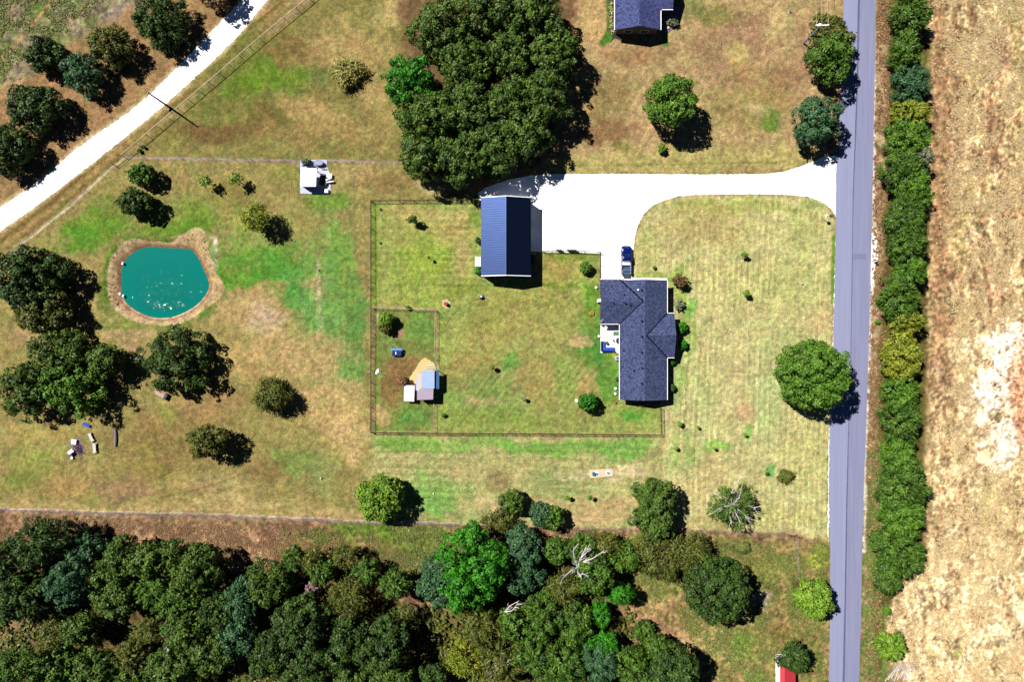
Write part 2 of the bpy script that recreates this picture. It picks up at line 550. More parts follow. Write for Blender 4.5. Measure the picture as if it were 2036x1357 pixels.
blob(1525, 800, 40, 90, (170, 188, 120), .5)
blob(1600, 900, 60, 70, (190, 184, 116), .6)
blob(1360, 900, 40, 50, (150, 170, 96), .7)
blob(1480, 865, 16, 22, (120, 168, 84), .8)
blob(1425, 895, 30, 16, (126, 172, 80), .7)
blob(1525, 945, 18, 16, (100, 160, 84), .8)
blob(1560, 1030, 90, 26, (190, 184, 112), .6)
blob(1400, 960, 60, 45, (200, 178, 122), .7)
blob(1410, 1040, 60, 20, (178, 166, 104), .7)
track([(1354, 830), (1357, 960)], 3, (206, 180, 134), .7)
track([(1320, 830), (1322, 870)], 2, (196, 158, 112), .8)
track([(1659, 470), (1655, 600)], 4, (96, 140, 48), .8)
track([(1646, 900), (1646, 1070)], 3, (128, 156, 58), .7)
# south strip
SS = [(739, 866), (1316, 868), (1318, 1056), (905, 1046), (739, 1042)]
region(SS, (168, 164, 104), 8, 1, .2)
blob(800, 885, 70, 18, (104, 148, 66), .8)
blob(940, 885, 150, 20, (126, 160, 82), .7)
blob(1120, 890, 190, 18, (112, 156, 74), .8)
blob(1250, 900, 60, 24, (112, 160, 78), .7)
blob(780, 930, 70, 24, (176, 168, 110), .6)
blob(870, 985, 70, 50, (122, 158, 84), .6, 0, .9)
blob(860, 1000, 40, 30, (100, 154, 80), .45, 0, .9)
blob(960, 940, 100, 24, (176, 160, 106), .7)
blob(985, 950, 20, 32, (142, 122, 82), .8)
blob(1080, 960, 60, 30, (150, 160, 98), .6)
blob(1150, 990, 60, 22, (150, 162, 98), .6)
blob(1190, 1010, 110, 26, (200, 166, 116), .8)
blob(1230, 945, 60, 16, (214, 192, 150), .8)
blob(1130, 945, 46, 10, (198, 186, 140), .7)
blob(1060, 1000, 70, 12, (194, 164, 116), .7)
blob(1000, 1005, 60, 16, (196, 168, 124), .7)
blob(1130, 1030, 70, 12, (204, 172, 126), .7)
# wild band south of the old fence
WB = [(-BIG, 980), (0, 1016), (740, 1044), (905, 1046), (1400, 1058), (1585, 1066), (1648, 1078), (1650, 1357), (1650, BIG), (-BIG, BIG)]
region(WB, (152, 118, 88), 5, 1, .2)
mottle(WB, (120, 88, 64), 30, 31, 0.52, 0.7)
mottle(WB, (190, 150, 110), 22, 32, 0.6, 0.6)
blob(640, 1085, 130, 34, (126, 122, 60), .8)
blob(810, 1085, 120, 60, (110, 124, 52), .85)
blob(720, 1060, 80, 22, (92, 122, 44), .7)
blob(820, 1130, 46, 26, (176, 144, 104), .7)
blob(900, 1200, 60, 60, (170, 136, 92), .7)
blob(860, 1180, 24, 34, (186, 152, 110), .7)
region([(1250, 1060), (1650, 1078), (1650, 1400), (1420, 1400), (1360, 1260), (1240, 1180)], (152, 132, 80), 16, .9)
blob(1500, 1110, 90, 40, (150, 124, 76), .7)
blob(1620, 1100, 36, 30, (150, 160, 60), .85)
blob(1300, 1180, 60, 60, (176, 146, 98), .8)
blob(1340, 1230, 70, 30, (168, 128, 88), .7)
blob(1370, 1270, 50, 16, (204, 166, 118), .7)
blob(1240, 1275, 30, 16, (206, 166, 124), .8)
blob(1230, 1250, 40, 30, (160, 118, 82), .7)
blob(1440, 1290, 60, 60, (150, 146, 84), .7)
blob(1480, 1300, 26, 50, (108, 156, 62), .7)
blob(1500, 1345, 30, 20, (98, 166, 58), .7)
blob(1560, 1260, 60, 24, (160, 124, 76), .7)
blob(1520, 1200, 26, 26, (156, 146, 142), .8)
blob(1530, 1140, 60, 30, (132, 136, 64), .7)
blob(1470, 1330, 50, 30, (172, 128, 92), .5)
blob(1610, 1310, 30, 40, (136, 138, 70), .7)
blob(1560, 1335, 50, 30, (168, 136, 84), .6)
mottle([(1250, 1060), (1650, 1078), (1650, 1400), (1420, 1400), (1360, 1260), (1240, 1180)], (98, 112, 46), 22, 33, 0.56, 0.6)
# bare lines under the old fences
track([(250, 314), (500, 318), (800, 324)], 3.0, (176, 150, 140), .9)
track([(248, 312), (205, 350), (140, 410), (42, 488), (0, 530)], 2.6, (204, 184, 158), .85)
track([(-60, 1013), (0, 1014), (240, 1022), (520, 1031), (740, 1041), (905, 1044)], 2.6, (150, 124, 134), .85)
track([(-60, 1010), (0, 1011), (240, 1018), (520, 1027), (740, 1038), (905, 1041)], 1.6, (216, 186, 160), .7)
track([(905, 1044), (1140, 1052), (1250, 1054), (1500, 1060), (1585, 1064)], 2.2, (170, 128, 112), .8)
track([(1583, 1066), (1585, 1150)], 1.6, (120, 100, 70), .6)
# east verge, hedge floor and hay field
VG = [(1700, -BIG), (1790, -BIG), (1775, 0), (1765, 400), (1755, 800), (1745, 1357), (1745, BIG), (1690, BIG), (1700, 1357)]
region(VG, (190, 156, 122), 5, 1, .2)
mottle(VG, (118, 96, 52), 12, 41, 0.5, 0.7)
mottle([(1705, 900), (1770, 900), (1770, BIG), (1700, BIG)], (96, 118, 52), 16, 42, 0.46, 0.75)
track([(1738, 120), (1737, 300), (1735, 430), (1742, 470), (1736, 560), (1728, 640), (1727, 760), (1722, 900), (1718, 1100)], 3.6, (240, 225, 215), .8, 1.5)
HF = [(1850, -BIG), (BIG, -BIG), (BIG, BIG), (1760, BIG), (1790, 1357), (1770, 1250), (1790, 1160), (1840, 1120), (1850, 900), (1830, 600), (1850, 300)]
region(HF, (206, 170, 122), 10, 1, .4)
SX = PX + (fbm(PX, PY, 50, 55) - .5) * 40
hay = fbm(SX, PY, (10, 36), 51, 5, .62)
hm = sstep(-10, 10, poly_sd(WX, WY, HF))
mixc(hm * sstep(.46, .62, hay) * .75, (232, 204, 154))
mixc(hm * sstep(.52, .38, hay) * .75, (150, 116, 80))
mixc(hm * sstep(.56, .66, fbm(SX, PY, (7, 14), 151, 3, .6)) * .6, (250, 226, 176))
hay2 = fbm(SX, PY, (34, 150), 57, 3, .6)
mixc(hm * sstep(.54, .68, hay2) * .45, (172, 158, 94))
mixc(hm * sstep(.44, .30, hay2) * .5, (150, 112, 84))
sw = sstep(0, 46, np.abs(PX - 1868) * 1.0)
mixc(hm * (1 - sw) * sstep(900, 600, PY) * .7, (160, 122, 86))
mixc(hm * sstep(700, 1300, PY) * .40, (240, 208, 158))
mixc(hm * sstep(900, 1150, PY) * sstep(.44, .56, hay) * .7, (258, 232, 184))
blob(2000, 770, 120, 190, (240, 212, 170), .6, 0, .8)
blob(2010, 745, 78, 112, (310, 284, 256), .85, 0, .9)
blob(2000, 870, 52, 64, (310, 284, 256), .8, 0, .9)
blob(2036, 800, 30, 130, (240, 170, 128), .85)
blob(2040, 700, 30, 40, (226, 172, 140), .6)
bd = sstep(1.1, .5, np.hypot((PX - 2015) / 85, (PY - 770) / 140))
sp = vnoise(PX, PY, 3.4, 61) * vnoise(PX, PY, 2.6, 62)
mixc(bd * sstep(.40, .50, sp) * .85, (150, 86, 60))
blob(1960, 1000, 12, 46, (150, 158, 78), .6)
blob(1905, 1290, 9, 20, (140, 150, 72), .6)
# floor under the hedge, the grove and the wood
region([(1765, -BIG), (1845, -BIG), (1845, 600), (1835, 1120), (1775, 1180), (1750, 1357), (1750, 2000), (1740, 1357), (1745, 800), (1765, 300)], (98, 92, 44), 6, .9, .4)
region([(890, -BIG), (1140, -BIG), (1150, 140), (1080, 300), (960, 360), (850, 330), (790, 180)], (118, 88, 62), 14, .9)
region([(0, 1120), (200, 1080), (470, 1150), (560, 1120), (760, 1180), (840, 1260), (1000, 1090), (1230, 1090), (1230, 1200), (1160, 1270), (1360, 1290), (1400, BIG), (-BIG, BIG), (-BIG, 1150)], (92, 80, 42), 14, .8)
blob(45, 1250, 50, 26, (170, 128, 98), .9)
blob(130, 1260, 34, 16, (150, 110, 72), .7)
blob(600, 1145, 26, 12, (160, 128, 110), .7)
RD = [(480, 0), (520, -50), (590, -70), (531, 0), (477, 67), (426, 118), (375, 166), (312, 221), (250, 272), (187, 322), (125, 370), (62, 417), (0, 460), (-80, 516), (-80, 466), (0, 413), (50, 380), (95, 347), (150, 297), (200, 262), (250, 228), (295, 191), (346, 140), (400, 85), (440, 42)]
mixc(sstep(-9, -1, poly_sd(lerp(PX, WX, .2), lerp(PY, WY, .2), RD)) * .7, (226, 198, 156))
# mowing stripes
def stripes(pts, per, ang, s, seed, soft=20):
    m = sstep(0, soft, poly_sd(PX, PY, pts))
    ca, sa = math.cos(math.radians(ang)), math.sin(math.radians(ang))
    u = PX * ca + PY * sa; w = -PX * sa + PY * ca
    ph = (fbm(PX, PY, 220, seed) - .5) * per * 1.6
    wv = np.sin((u + ph) * 2 * math.pi / per) + .6 * np.sin((u + ph) * 2 * math.pi / (per * .43) + 1)
    am = vnoise(u, w, (per * 1.1, 240), seed + 3) * fbm(PX, PY, 80, seed + 5)
    f = 1 + wv * am * s
    global C
    C = C * (1 + (f - 1) * m)[..., None]
stripes(EL, 11, 2, .17, 71)
stripes(SS, 15, 91, .15, 72)
stripes(RUN, 12, 0, .0, 73)
stripes([(742, 400), (957, 398), (957, 600), (742, 610)], 13, 90, .14, 74)
stripes([(880, 700), (1230, 700), (1230, 860), (880, 860)], 11, 38, .14, 75, 60)
stripes([(1180, 110), (1660, 110), (1660, 320), (1180, 340)], 17, 30, .10, 76, 60)
stripes([(560, 440), (738, 440), (738, 960), (600, 900)], 13, 1, .13, 77, 60)
stripes([(1090, 500), (1190, 500), (1190, 700), (1000, 700)], 13, 70, .10, 78, 40)
# pond banks
PONDW = catmull([(240, 525), (262, 500), (292, 490), (330, 492), (356, 493), (374, 495), (388, 508), (399, 530), (412, 562), (408, 582), (390, 604), (362, 622), (330, 632), (295, 630), (262, 615), (242, 595), (236, 560)], 6)
PONDB = catmull([(216, 530), (232, 498), (262, 476), (300, 478), (340, 480), (362, 466), (385, 455), (404, 456), (414, 490), (424, 530), (446, 568), (440, 592), (412, 612), (385, 630), (345, 646), (300, 647), (262, 638), (230, 615), (214, 580)], 6)
sdw = poly_sd(PX, PY, PONDW)
sdb = poly_sd(lerp(PX, WX, .15), lerp(PY, WY, .15), PONDB)
near = sstep(-22, -2, sdb) * (1 - sstep(-2, 1, sdb))
mixc(near * sstep(.35, .55, n_mid) * .7, (72, 116, 36))
bankm = sstep(-1.5, 1.5, sdb)
mixc(bankm, (188, 148, 116))
mixc(bankm * sstep(.4, .6, fbm(PX, PY, 14, 81, 3)) * .7, (206, 174, 130))
mixc(bankm * sstep(9, 4, sdb) * .6, (206, 178, 136))
mixc(bankm * sstep(330, 400, PX) * .5, (190, 160, 110))
mixc(bankm * sstep(-9, -3, sdw) * .6, (142, 92, 66))
mixc(bankm * sstep(-3.5, -1.5, sdw) * (1 - sstep(-1, .5, sdw)) * sstep(560, 610, PY) * .9, (236, 200, 170))
mixc(sstep(-.5, 3, sdw), (60, 110, 90))
# small-scale turf variation (blades, thatch)
amp = .10 + .10 * np.clip(hm, 0, 1) + .08 * sstep(-10, 10, poly_sd(PX, PY, WB)) + .08 * sstep(-10, 10, poly_sd(PX, PY, NWF))
f1 = fbm(PX, PY, 5.5, 91, 2, .8) - .5
f2 = fbm(PX, PY, 22, 95, 4, .7) - .5
fac = 1.0 * (1 + f1 * amp * 5.0 + f2 * amp * 3.0)
dRG = C[..., 0] - C[..., 1]
C[..., 0] -= .30 * np.clip(dRG - 8, 0, 99) * (1 - .5 * hm)
C[..., 2] += .16 * np.clip(C[..., 1] - C[..., 2], 0, 200) * sstep(-30, 0, C[..., 0] - C[..., 1])
gm_ = sstep(15, 50, C[..., 1] - C[..., 0])
C[..., 2] += 6 * gm_
C[..., 0] += 4 * gm_
hue = (fbm(PX, PY, 14, 97, 3, .7) - .5)[..., None] * (1 - sstep(215, 245, C.max(-1)))[..., None] * np.array([20., -4., 8.])
C = np.clip((C + hue) * fac[..., None], 4, 320)
C[..., 1] *= 1.01
# slightly deeper, more saturated turf, as the photograph has it
lum = C.mean(-1, keepdims=True)
C = np.clip(lum + (C - lum) * 1.15, 4, 320)
Z = np.zeros(PX.shape)
Z -= sstep(-26, 14, np.minimum(sdw, sdb - 8)) * 1.1 * (sdb > -2)
Z -= sstep(0, 60, sdw) * 1.2
Z += (fbm(PX, PY, 13, 99, 3) - .5) * .10 * hm
ny, nx = PX.shape
verts = np.stack([GX, GY, Z], -1).reshape(-1, 3)
idx = np.arange(nx * ny).reshape(ny, nx)
quads = np.stack([idx[:-1, :-1], idx[:-1, 1:], idx[1:, 1:], idx[1:, :-1]], -1).reshape(-1, 4)
gm, nt, b = new_mat('ground_turf')
N, L = nt.nodes, nt.links
at = N.new('ShaderNodeAttribute'); at.attribute_name = 'turf'
tc = N.new('ShaderNodeTexCoord')
nz = N.new('ShaderNodeTexNoise'); nz.inputs['Scale'].default_value = 4.5; nz.inputs['Detail'].default_value = 6; nz.inputs['Roughness'].default_value = .75
L.new(tc.outputs['Object'], nz.inputs['Vector'])
mr = N.new('ShaderNodeMapRange'); mr.inputs['From Min'].default_value = .36; mr.inputs['From Max'].default_value = .64
mr.inputs['To Min'].default_value = .48; mr.inputs['To Max'].default_value = 1.55
L.new(nz.outputs['Fac'], mr.inputs['Value'])
n3 = N.new('ShaderNodeTexNoise'); n3.inputs['Scale'].default_value = 1.5; n3.inputs['Detail'].default_value = 4; n3.inputs['Roughness'].default_value = .8
L.new(tc.outputs['Object'], n3.inputs['Vector'])
m3 = N.new('ShaderNodeMapRange'); m3.inputs['From Min'].default_value = .3; m3.inputs['From Max'].default_value = .7
m3.inputs['To Min'].default_value = .80; m3.inputs['To Max'].default_value = 1.22
L.new(n3.outputs['Fac'], m3.inputs['Value'])
mm_ = N.new('ShaderNodeMath'); mm_.operation = 'MULTIPLY'
L.new(mr.outputs[0], mm_.inputs[0]); L.new(m3.outputs[0], mm_.inputs[1])
vm = N.new('ShaderNodeVectorMath'); vm.operation = 'SCALE'
L.new(at.outputs['Color'], vm.inputs[0]); L.new(mm_.outputs[0], vm.inputs['Scale'])
L.new(vm.outputs[0], b.inputs['Base Color'])
b.inputs['Roughness'].default_value = .95; b.inputs['Specular IOR Level'].default_value = .05
bp = N.new('ShaderNodeBump'); bp.inputs['Strength'].default_value = .5; bp.inputs['Distance'].default_value = .12
L.new(nz.outputs['Fac'], bp.inputs['Height']); L.new(bp.outputs[0], b.inputs['Normal'])
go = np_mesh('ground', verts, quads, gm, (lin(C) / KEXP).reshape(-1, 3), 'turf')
struct(go)

# ------------------------------------------------------------------ water
wm, nt, b = new_mat('pond_water')
N, L = nt.nodes, nt.links
b.inputs['Base Color'].default_value = A(0, 132, 122)
b.inputs['Roughness'].default_value = .12
b.inputs['Specular IOR Level'].default_value = .35
tc = N.new('ShaderNodeTexCoord')
nz = N.new('ShaderNodeTexNoise'); nz.inputs['Scale'].default_value = 8.0; nz.inputs['Detail'].default_value = 2
L.new(tc.outputs['Object'], nz.inputs['Vector'])
nb = N.new('ShaderNodeTexNoise'); nb.inputs['Scale'].default_value = .16; nb.inputs['Detail'].default_value = 1
L.new(tc.outputs['Object'], nb.inputs['Vector'])
cr = N.new('ShaderNodeMapRange'); cr.inputs['From Min'].default_value = .42; cr.inputs['From Max'].default_value = .7
L.new(nb.outputs['Fac'], cr.inputs['Value'])
bp = N.new('ShaderNodeBump'); bp.inputs['Distance'].default_value = .16
L.new(cr.outputs[0], bp.inputs['Strength'])
bp.inputs['Distance'].default_value = .012
L.new(nz.outputs['Fac'], bp.inputs['Height']); L.new(bp.outputs[0], b.inputs['Normal'])
w = MB()
pts = [P(x, y)[:2] for x, y in catmull([(230, 525), (256, 490), (292, 480), (330, 484), (358, 484), (388, 480), (402, 515), (424, 560), (420, 586), (396, 612), (365, 632), (330, 640), (292, 638), (256, 624), (232, 600), (226, 560)], 5)]
w.add([(p[0], p[1], -.80) for p in reversed(pts)], [tuple(range(len(pts)))])
w.v = w.v; wo_ = w.build('water', wm); struct(wo_)
# loose facets added over the water, clustered and randomly tilted to make sun glints
wv, wnt, wb = new_mat('glint_facet_water')
wb.inputs['Base Color'].default_value = A(0, 132, 122); wb.inputs['Roughness'].default_value = .10; wb.inputs['Specular IOR Level'].default_value = .6
rw = np.random.RandomState(12)
hv = (sun_dir + Vector((0, 0, 1))).normalized()
mw = MB()
NW_ = 8000
wx_ = rw.normal(332, 32, NW_); wy_ = 618 - np.abs(rw.normal(0, 38, NW_))
wx_[::6] = rw.uniform(258, 398, len(wx_[::6])); wy_[::6] = rw.uniform(530, 610, len(wy_[::6]))
kp = poly_sd(wx_, wy_, PONDW) > 5
for x, y in zip(wx_[kp], wy_[kp]):
    c = P(x, y); s_ = rw.uniform(.008, .034)
    nn_ = Vector((rw.normal() * .17, rw.normal() * .17, 1)).normalized()
    t1 = nn_.cross(Vector((0, 1, 0))).normalized(); t2 = nn_.cross(t1)
    q = [Vector((c[0], c[1], -.77)) + t1 * a_ * s_ + t2 * b_ * s_ for a_, b_ in ((-1, 0), (0, -1), (1, 0), (0, 1))]
    mw.add([tuple(v_) for v_ in q], [(0, 1, 2, 3)])
wr_ = mw.build('glint_facets', wv); struct(wr_)

# ------------------------------------------------------------------ roads, drives, slabs
def densify(pts, step=4.0, jit=1.2, seed=0, closed=True):
    r = random.Random(seed); out = []
    n = len(pts)
    for k in range(n if closed else n - 1):
        a = pts[k]; b_ = pts[(k + 1) % n]
        d = math.hypot(b_[0] - a[0], b_[1] - a[1]); m = max(1, int(d / step))
        for s in range(m):
            t = s / m
            out.append((lerp(a[0], b_[0], t) + r.uniform(-jit, jit), lerp(a[1], b_[1], t) + r.uniform(-jit, jit)))
    return out
def sheet(name, pts, z, m, jit=1.0, step=3.5, seed=0):
    q = [P(x, y)[:2] for x, y in densify(pts, step, jit, seed)]
    me = bpy.data.meshes.new(name)
    import bmesh
    bm = bmesh.new()
    vs = [bm.verts.new((p[0], p[1], z)) for p in q]
    es = [bm.edges.new((vs[i], vs[(i + 1) % len(vs)])) for i in range(len(vs))]
    bmesh.ops.triangle_fill(bm, use_beauty=True, use_dissolve=False, edges=es)
    for f in bm.faces:
        if f.normal.z < 0: f.normal_flip()
    bm.to_mesh(me); bm.free()
    me.materials.append(m)
    o = bpy.data.objects.new(name, me); COL.objects.link(o); return struct(o)
M_GRAV = mat('white_gravel', (.80, .80, .78), .9, 0, .10, 4.0, .4, 14)
M_CONC = mat('pale_concrete', (.78, .77, .74), .85, 0, .06, 2.0, .1, 30)
M_ASPH = mat('asphalt_blue_grey', A(156, 161, 196), .85, 0, .09, 1.6, .2, 30, .3, (1.0, .03, 1))
M_ASPH2 = mat('asphalt_lavender', A(146, 149, 184), .85, 0, .12, 1.8, .2, 30, .3, (1.0, .035, 1))
M_SEAM = mat('asphalt_seam', A(102, 104, 146), .85, 0, .18, 2.0, .2, 30, .3, (1, .15, 1))
M_DIRT = mat('pale_roadside_gravel', (.50, .46, .43), .9, 0, .3, 3.0, .3, 20)
sheet('gravel_road', [(480, 0), (520, -50), (590, -70), (531, 0), (477, 67), (426, 118), (375, 166), (312, 221), (250, 272), (187, 322), (125, 370), (62, 417), (0, 460), (-80, 516), (-80, 466), (0, 413), (50, 380), (95, 347), (150, 297), (200, 262), (250, 228), (295, 191), (346, 140), (400, 85), (440, 42)], .008, M_GRAV, 1.2, 3.5, 3)
DR = [(950, 384), (968, 372), (1010, 358), (1062, 348), (1120, 346), (1250, 346), (1400, 347), (1520, 346), (1560, 341), (1600, 328), (1625, 318), (1640, 311), (1668, 310), (1666, 380), (1662, 432), (1655, 418), (1640, 405), (1620, 396), (1605, 391), (1560, 387), (1480, 386), (1400, 387), (1350, 390), (1320, 398), (1296, 410), (1278, 428), (1268, 448), (1262, 470), (1259, 500), (1257, 530), (1257, 556), (1196, 556), (1194, 504), (1075, 501), (1050, 500), (1040, 420), (955, 400)]
sheet('driveway', DR, .008, M_GRAV, .8, 3.0, 4)
sheet('road', [(1677, -60), (1677, 0), (1671, 200), (1667, 300), (1662, 330), (1661, 500), (1656, 700), (1649, 860), (1648, 1000), (1651, 1100), (1650, 1250), (1648, 1357), (1646, 1460), (1707, 1460), (1708, 1357), (1712, 1200), (1716, 1000), (1722, 850), (1727, 700), (1732, 500), (1736, 300), (1740, 100), (1741, 0), (1743, -60)], .012, M_ASPH, .8, 3, 5)
sheet('road_lane', [(1709, -60), (1708, 0), (1704, 200), (1697, 380), (1695, 500), (1692, 700), (1688, 850), (1684, 1000), (1680, 1200), (1677, 1357), (1675, 1460), (1707, 1460), (1708, 1357), (1712, 1200), (1716, 1000), (1722, 850), (1727, 700), (1732, 500), (1736, 300), (1740, 100), (1741, 0), (1743, -60)], .016, M_ASPH2, .2, 6, 6)
sheet('road_seam', [(1706, -60), (1705.5, 0), (1702, 200), (1695.5, 380), (1694, 500), (1691, 700), (1686.5, 850), (1682.5, 1000), (1679, 1200), (1675, 1357), (1674, 1460), (1678, 1460), (1679.5, 1357), (1682, 1200), (1685, 1000), (1688, 850), (1692.5, 700), (1695.5, 500), (1697.5, 380), (1705, 200), (1710, 0), (1711, -60)], .020, M_SEAM, .2, 6, 7)
sheet('road_patch', [(1696, 505), (1722, 505), (1722, 516), (1696, 516)], .022, mat('asphalt_patch', A(132, 134, 170), .85, 0, .2, 3), .6, 3, 8)
r0 = random.Random(5)
sheet('gravel_shoulder', [(1727, 462), (1745, 468), (1743, 490), (1746, 512), (1738, 540), (1734, 580), (1729, 560), (1730, 520)], .006, M_DIRT, 2.0, 3, 9)
sheet('road_edge_gravel', [(1660, 330), (1664, 420), (1662, 470), (1658, 600), (1652, 800), (1647, 900), (1645, 1070), (1648, 1070), (1650, 900), (1656, 800), (1661, 600), (1664, 470), (1668, 330)], .007, M_DIRT, 1.5, 3, 10)
sheet('walkway', [(1247, 553), (1326, 554), (1327, 562), (1247, 562)], .02, M_CONC, 0, 30, 11)
patio = struct(MB().box(*[P(1194, 0)[0], P(1236, 0)[0], P(0, 702)[1], P(0, 642)[1]], -.05, .10).build('patio', M_CONC))

# ------------------------------------------------------------------ VEGETATION
LM = {
 'oak':    leaf_mat('leaves_oak', (40, 72, 16), (110, 142, 46)),
 'dark':   leaf_mat('leaves_dark_oak', (28, 52, 14), (86, 120, 38)),
 'vivid':  leaf_mat('leaves_vivid_green', (22, 96, 6), (80, 172, 24)),
 'bright': leaf_mat('leaves_bright_green', (56, 104, 16), (122, 168, 46)),
 'teal':   leaf_mat('leaves_blue_green', (38, 80, 46), (92, 138, 86)),
 'olive':  leaf_mat('leaves_olive', (62, 76, 18), (134, 140, 54)),
 'lime':   leaf_mat('leaves_lime', (84, 132, 20), (152, 190, 56)),
 'yellow': leaf_mat('leaves_yellow_green', (96, 118, 18), (176, 182, 50)),
 'hedge':  leaf_mat('leaves_hedge', (34, 68, 10), (110, 152, 44)),
 'brown':  leaf_mat('leaves_brown', (92, 66, 40), (150, 118, 76)),
 'grey':   leaf_mat('leaves_grey_green', (92, 110, 76), (176, 184, 140)),
 'pale':   leaf_mat('leaves_pale_yellow', (150, 148, 66), (206, 196, 110)),
 'purple': leaf_mat('leaves_mauve', (120, 90, 100), (190, 150, 150)),
 'straw':  leaf_mat('straw_blades', (206, 170, 112), (255, 232, 180)),
 'rust':   leaf_mat('weeds_rust', (130, 92, 66), (200, 152, 110)),
 'weed':   leaf_mat('weeds_green', (84, 108, 40), (158, 164, 84)),
}
M_BARK = mat('bark_brown', (.10, .07, .045, 1), .9, 0, .3, 6, .5, 12)
M_DEAD = mat('bare_grey_wood', (.46, .42, .42, 1), .8, 0, .2, 5, .3, 14)

def unit(a): return a / (np.linalg.norm(a, axis=-1, keepdims=True) + 1e-9)

def leaf_cloud(rs, cen, nrm, size, elong, parentout, spray):
    n = len(cen)
    nn = unit(nrm)
    t = unit(rs.normal(size=(n, 3)))
    if spray > 0: t = unit(t * (1 - spray) + parentout * spray * 1.6)
    t = unit(t - nn * (t * nn).sum(-1, keepdims=True) + 1e-6)
    bvec = np.cross(nn, t)
    a = size * rs.uniform(.6, 1.25, n) * elong; bb = size * rs.uniform(.5, 1.0, n) / max(1.0, elong * .8)
    fold = nn * (size * rs.uniform(-.25, .35, n))[:, None]
    a = a[:, None]; bb = bb[:, None]
    v = np.stack([cen - t * a, cen - bvec * bb + fold, cen + t * a, cen + bvec * bb + fold * .6], 1)
    return v.reshape(-1, 3)

def crown(name, kind, rx, ry, rz, seed, parent, z, leaf=.30, dens=1.0, style='oak', zmin=-.55):
    rs = np.random.RandomState(seed)
    R = (rx + ry) / 2
    lr0 = float(np.clip(.24 * R, .2, .95))
    if style == 'cedar': lr0 *= .8
    if style == 'fuzzy': lr0 *= 1.25
    leaf = float(min(leaf, .20 * R + .06))
    nl = int(3.0 * (R / lr0) ** 2) + 6
    i = np.arange(nl) + .5
    zz = zmin + (1 - zmin) * (1 - i / nl)
    zz = np.clip(zz + rs.uniform(-.06, .06, nl), zmin, .99)
    th = i * 2.399963 + rs.uniform(-.35, .35, nl)
    rr = np.sqrt(1 - zz ** 2)
    d = np.stack([rr * np.cos(th), rr * np.sin(th), zz], -1)
    ph = rs.uniform(0, 6.28, 4)
    wob = 1 + .08 * np.sin(3 * th + ph[0]) + .06 * np.sin(5 * th + ph[1]) + .05 * np.sin(2 * th + ph[2])
    rad = (1 - lr0 * .95 / R) * rs.uniform(.76, 1.10 if style != 'round' else 1.0, nl) * (wob if style != 'round' else 1)
    if style == 'ragged': rad *= rs.choice([.72, 1.0, 1.16], nl)
    cen = d * rad[:, None] * np.array([rx, ry, rz])
    # inner fill so that the crown is not hollow
    nf = nl // 3
    fi = unit(rs.normal(size=(nf, 3))) * rs.uniform(.2, .6, nf)[:, None] * np.array([rx, ry, rz * .8])
    cen = np.concatenate([cen, fi]); dd = np.concatenate([d, unit(fi)])
    lrs = lr0 * rs.uniform(.6, 1.3, len(cen))
    if style != 'round':
        out_ = rs.rand(nl) < .14
        cen[:nl][out_] *= 1.13; lrs[:nl][out_] *= .6
    if dens < .7 or style == 'ragged':
        keep = rs.rand(len(cen)) < (.45 + .45 * dens); cen = cen[keep]; dd = dd[keep]; lrs = lrs[keep]
    C_, N_, V_, O_ = [], [], [], []
    for k in range(len(cen)):
        area = 4 * math.pi * lrs[k] ** 2 * .62
        n = max(6, int(area / (leaf * leaf) * .95 * dens))
        q = unit(rs.normal(size=(n, 3)) + dd[k] * .75 + np.array([0, 0, .35]))
        if style == 'cedar': rj = rs.uniform(.5, 1.25, n)
        elif style == 'fuzzy': rj = rs.uniform(.3, 1.45, n)
        else: rj = rs.uniform(.72, 1.08, n)
        bump = 1 + .16 * np.sin(q[:, 0] * 7 + k) * np.sin(q[:, 1] * 6 + k * 1.7) * 1.3
        p = cen[k] + q * (lrs[k] * rj * bump)[:, None]
        nn = q * .8 + rs.normal(size=(n, 3)) * .40 + np.array([-.05, .03, .06])
        C_.append(p); N_.append(nn); O_.append(unit(p / np.array([rx, ry, rz])))
        V_.append(np.clip(rs.uniform(.0, .6) + rs.uniform(-.1, .6, n), 0, 1.25))
    cc = np.concatenate(C_); nn = np.concatenate(N_); vv = np.concatenate(V_); oo = np.concatenate(O_)
    cc[:, 2] = np.maximum(cc[:, 2], -z + .1)
    size = np.full(len(cc), leaf * .72)
    elong, spray = {'oak': (1.3, .1), 'cedar': (1.9, .75), 'fuzzy': (2.2, .45), 'round': (1.1, .0), 'ragged': (1.3, .2), 'fern': (2.4, .8)}[style]
    v = leaf_cloud(rs, cc, nn, size, elong, oo, spray)
    v[:, 2] += z
    q = np.arange(len(v)).reshape(-1, 4)
    return np_mesh(name, v, q, LM[kind], np.repeat(vv, 4), 'v', parent)

def trunk(parent, seed, h, r, spread):
    rs = random.Random(seed)
    m = MB()
    lean = (rs.uniform(-.1, .1), rs.uniform(-.1, .1))
    pts = [(0, 0, -.1), (lean[0], lean[1], h * .35), (lean[0] * 2, lean[1] * 2, h * .7), (lean[0] * 2, lean[1] * 2, h)]
    m.tube(pts, [r * 1.35, r, r * .7, r * .25], 8)
    for k in range(5 if spread > 1.2 else 3):
        a = k * 2 * math.pi / 5 + rs.uniform(-.4, .4); s = spread * rs.uniform(.5, .75)
        z0 = h * rs.uniform(.35, .6)
        m.tube([(lean[0], lean[1], z0), (math.cos(a) * s * .5, math.sin(a) * s * .5, z0 + h * .16), (math.cos(a) * s, math.sin(a) * s, z0 + h * .34)], [r * .5, r * .33, r * .12], 6)
    o = m.build('trunk', M_BARK); o.parent = parent
    return o

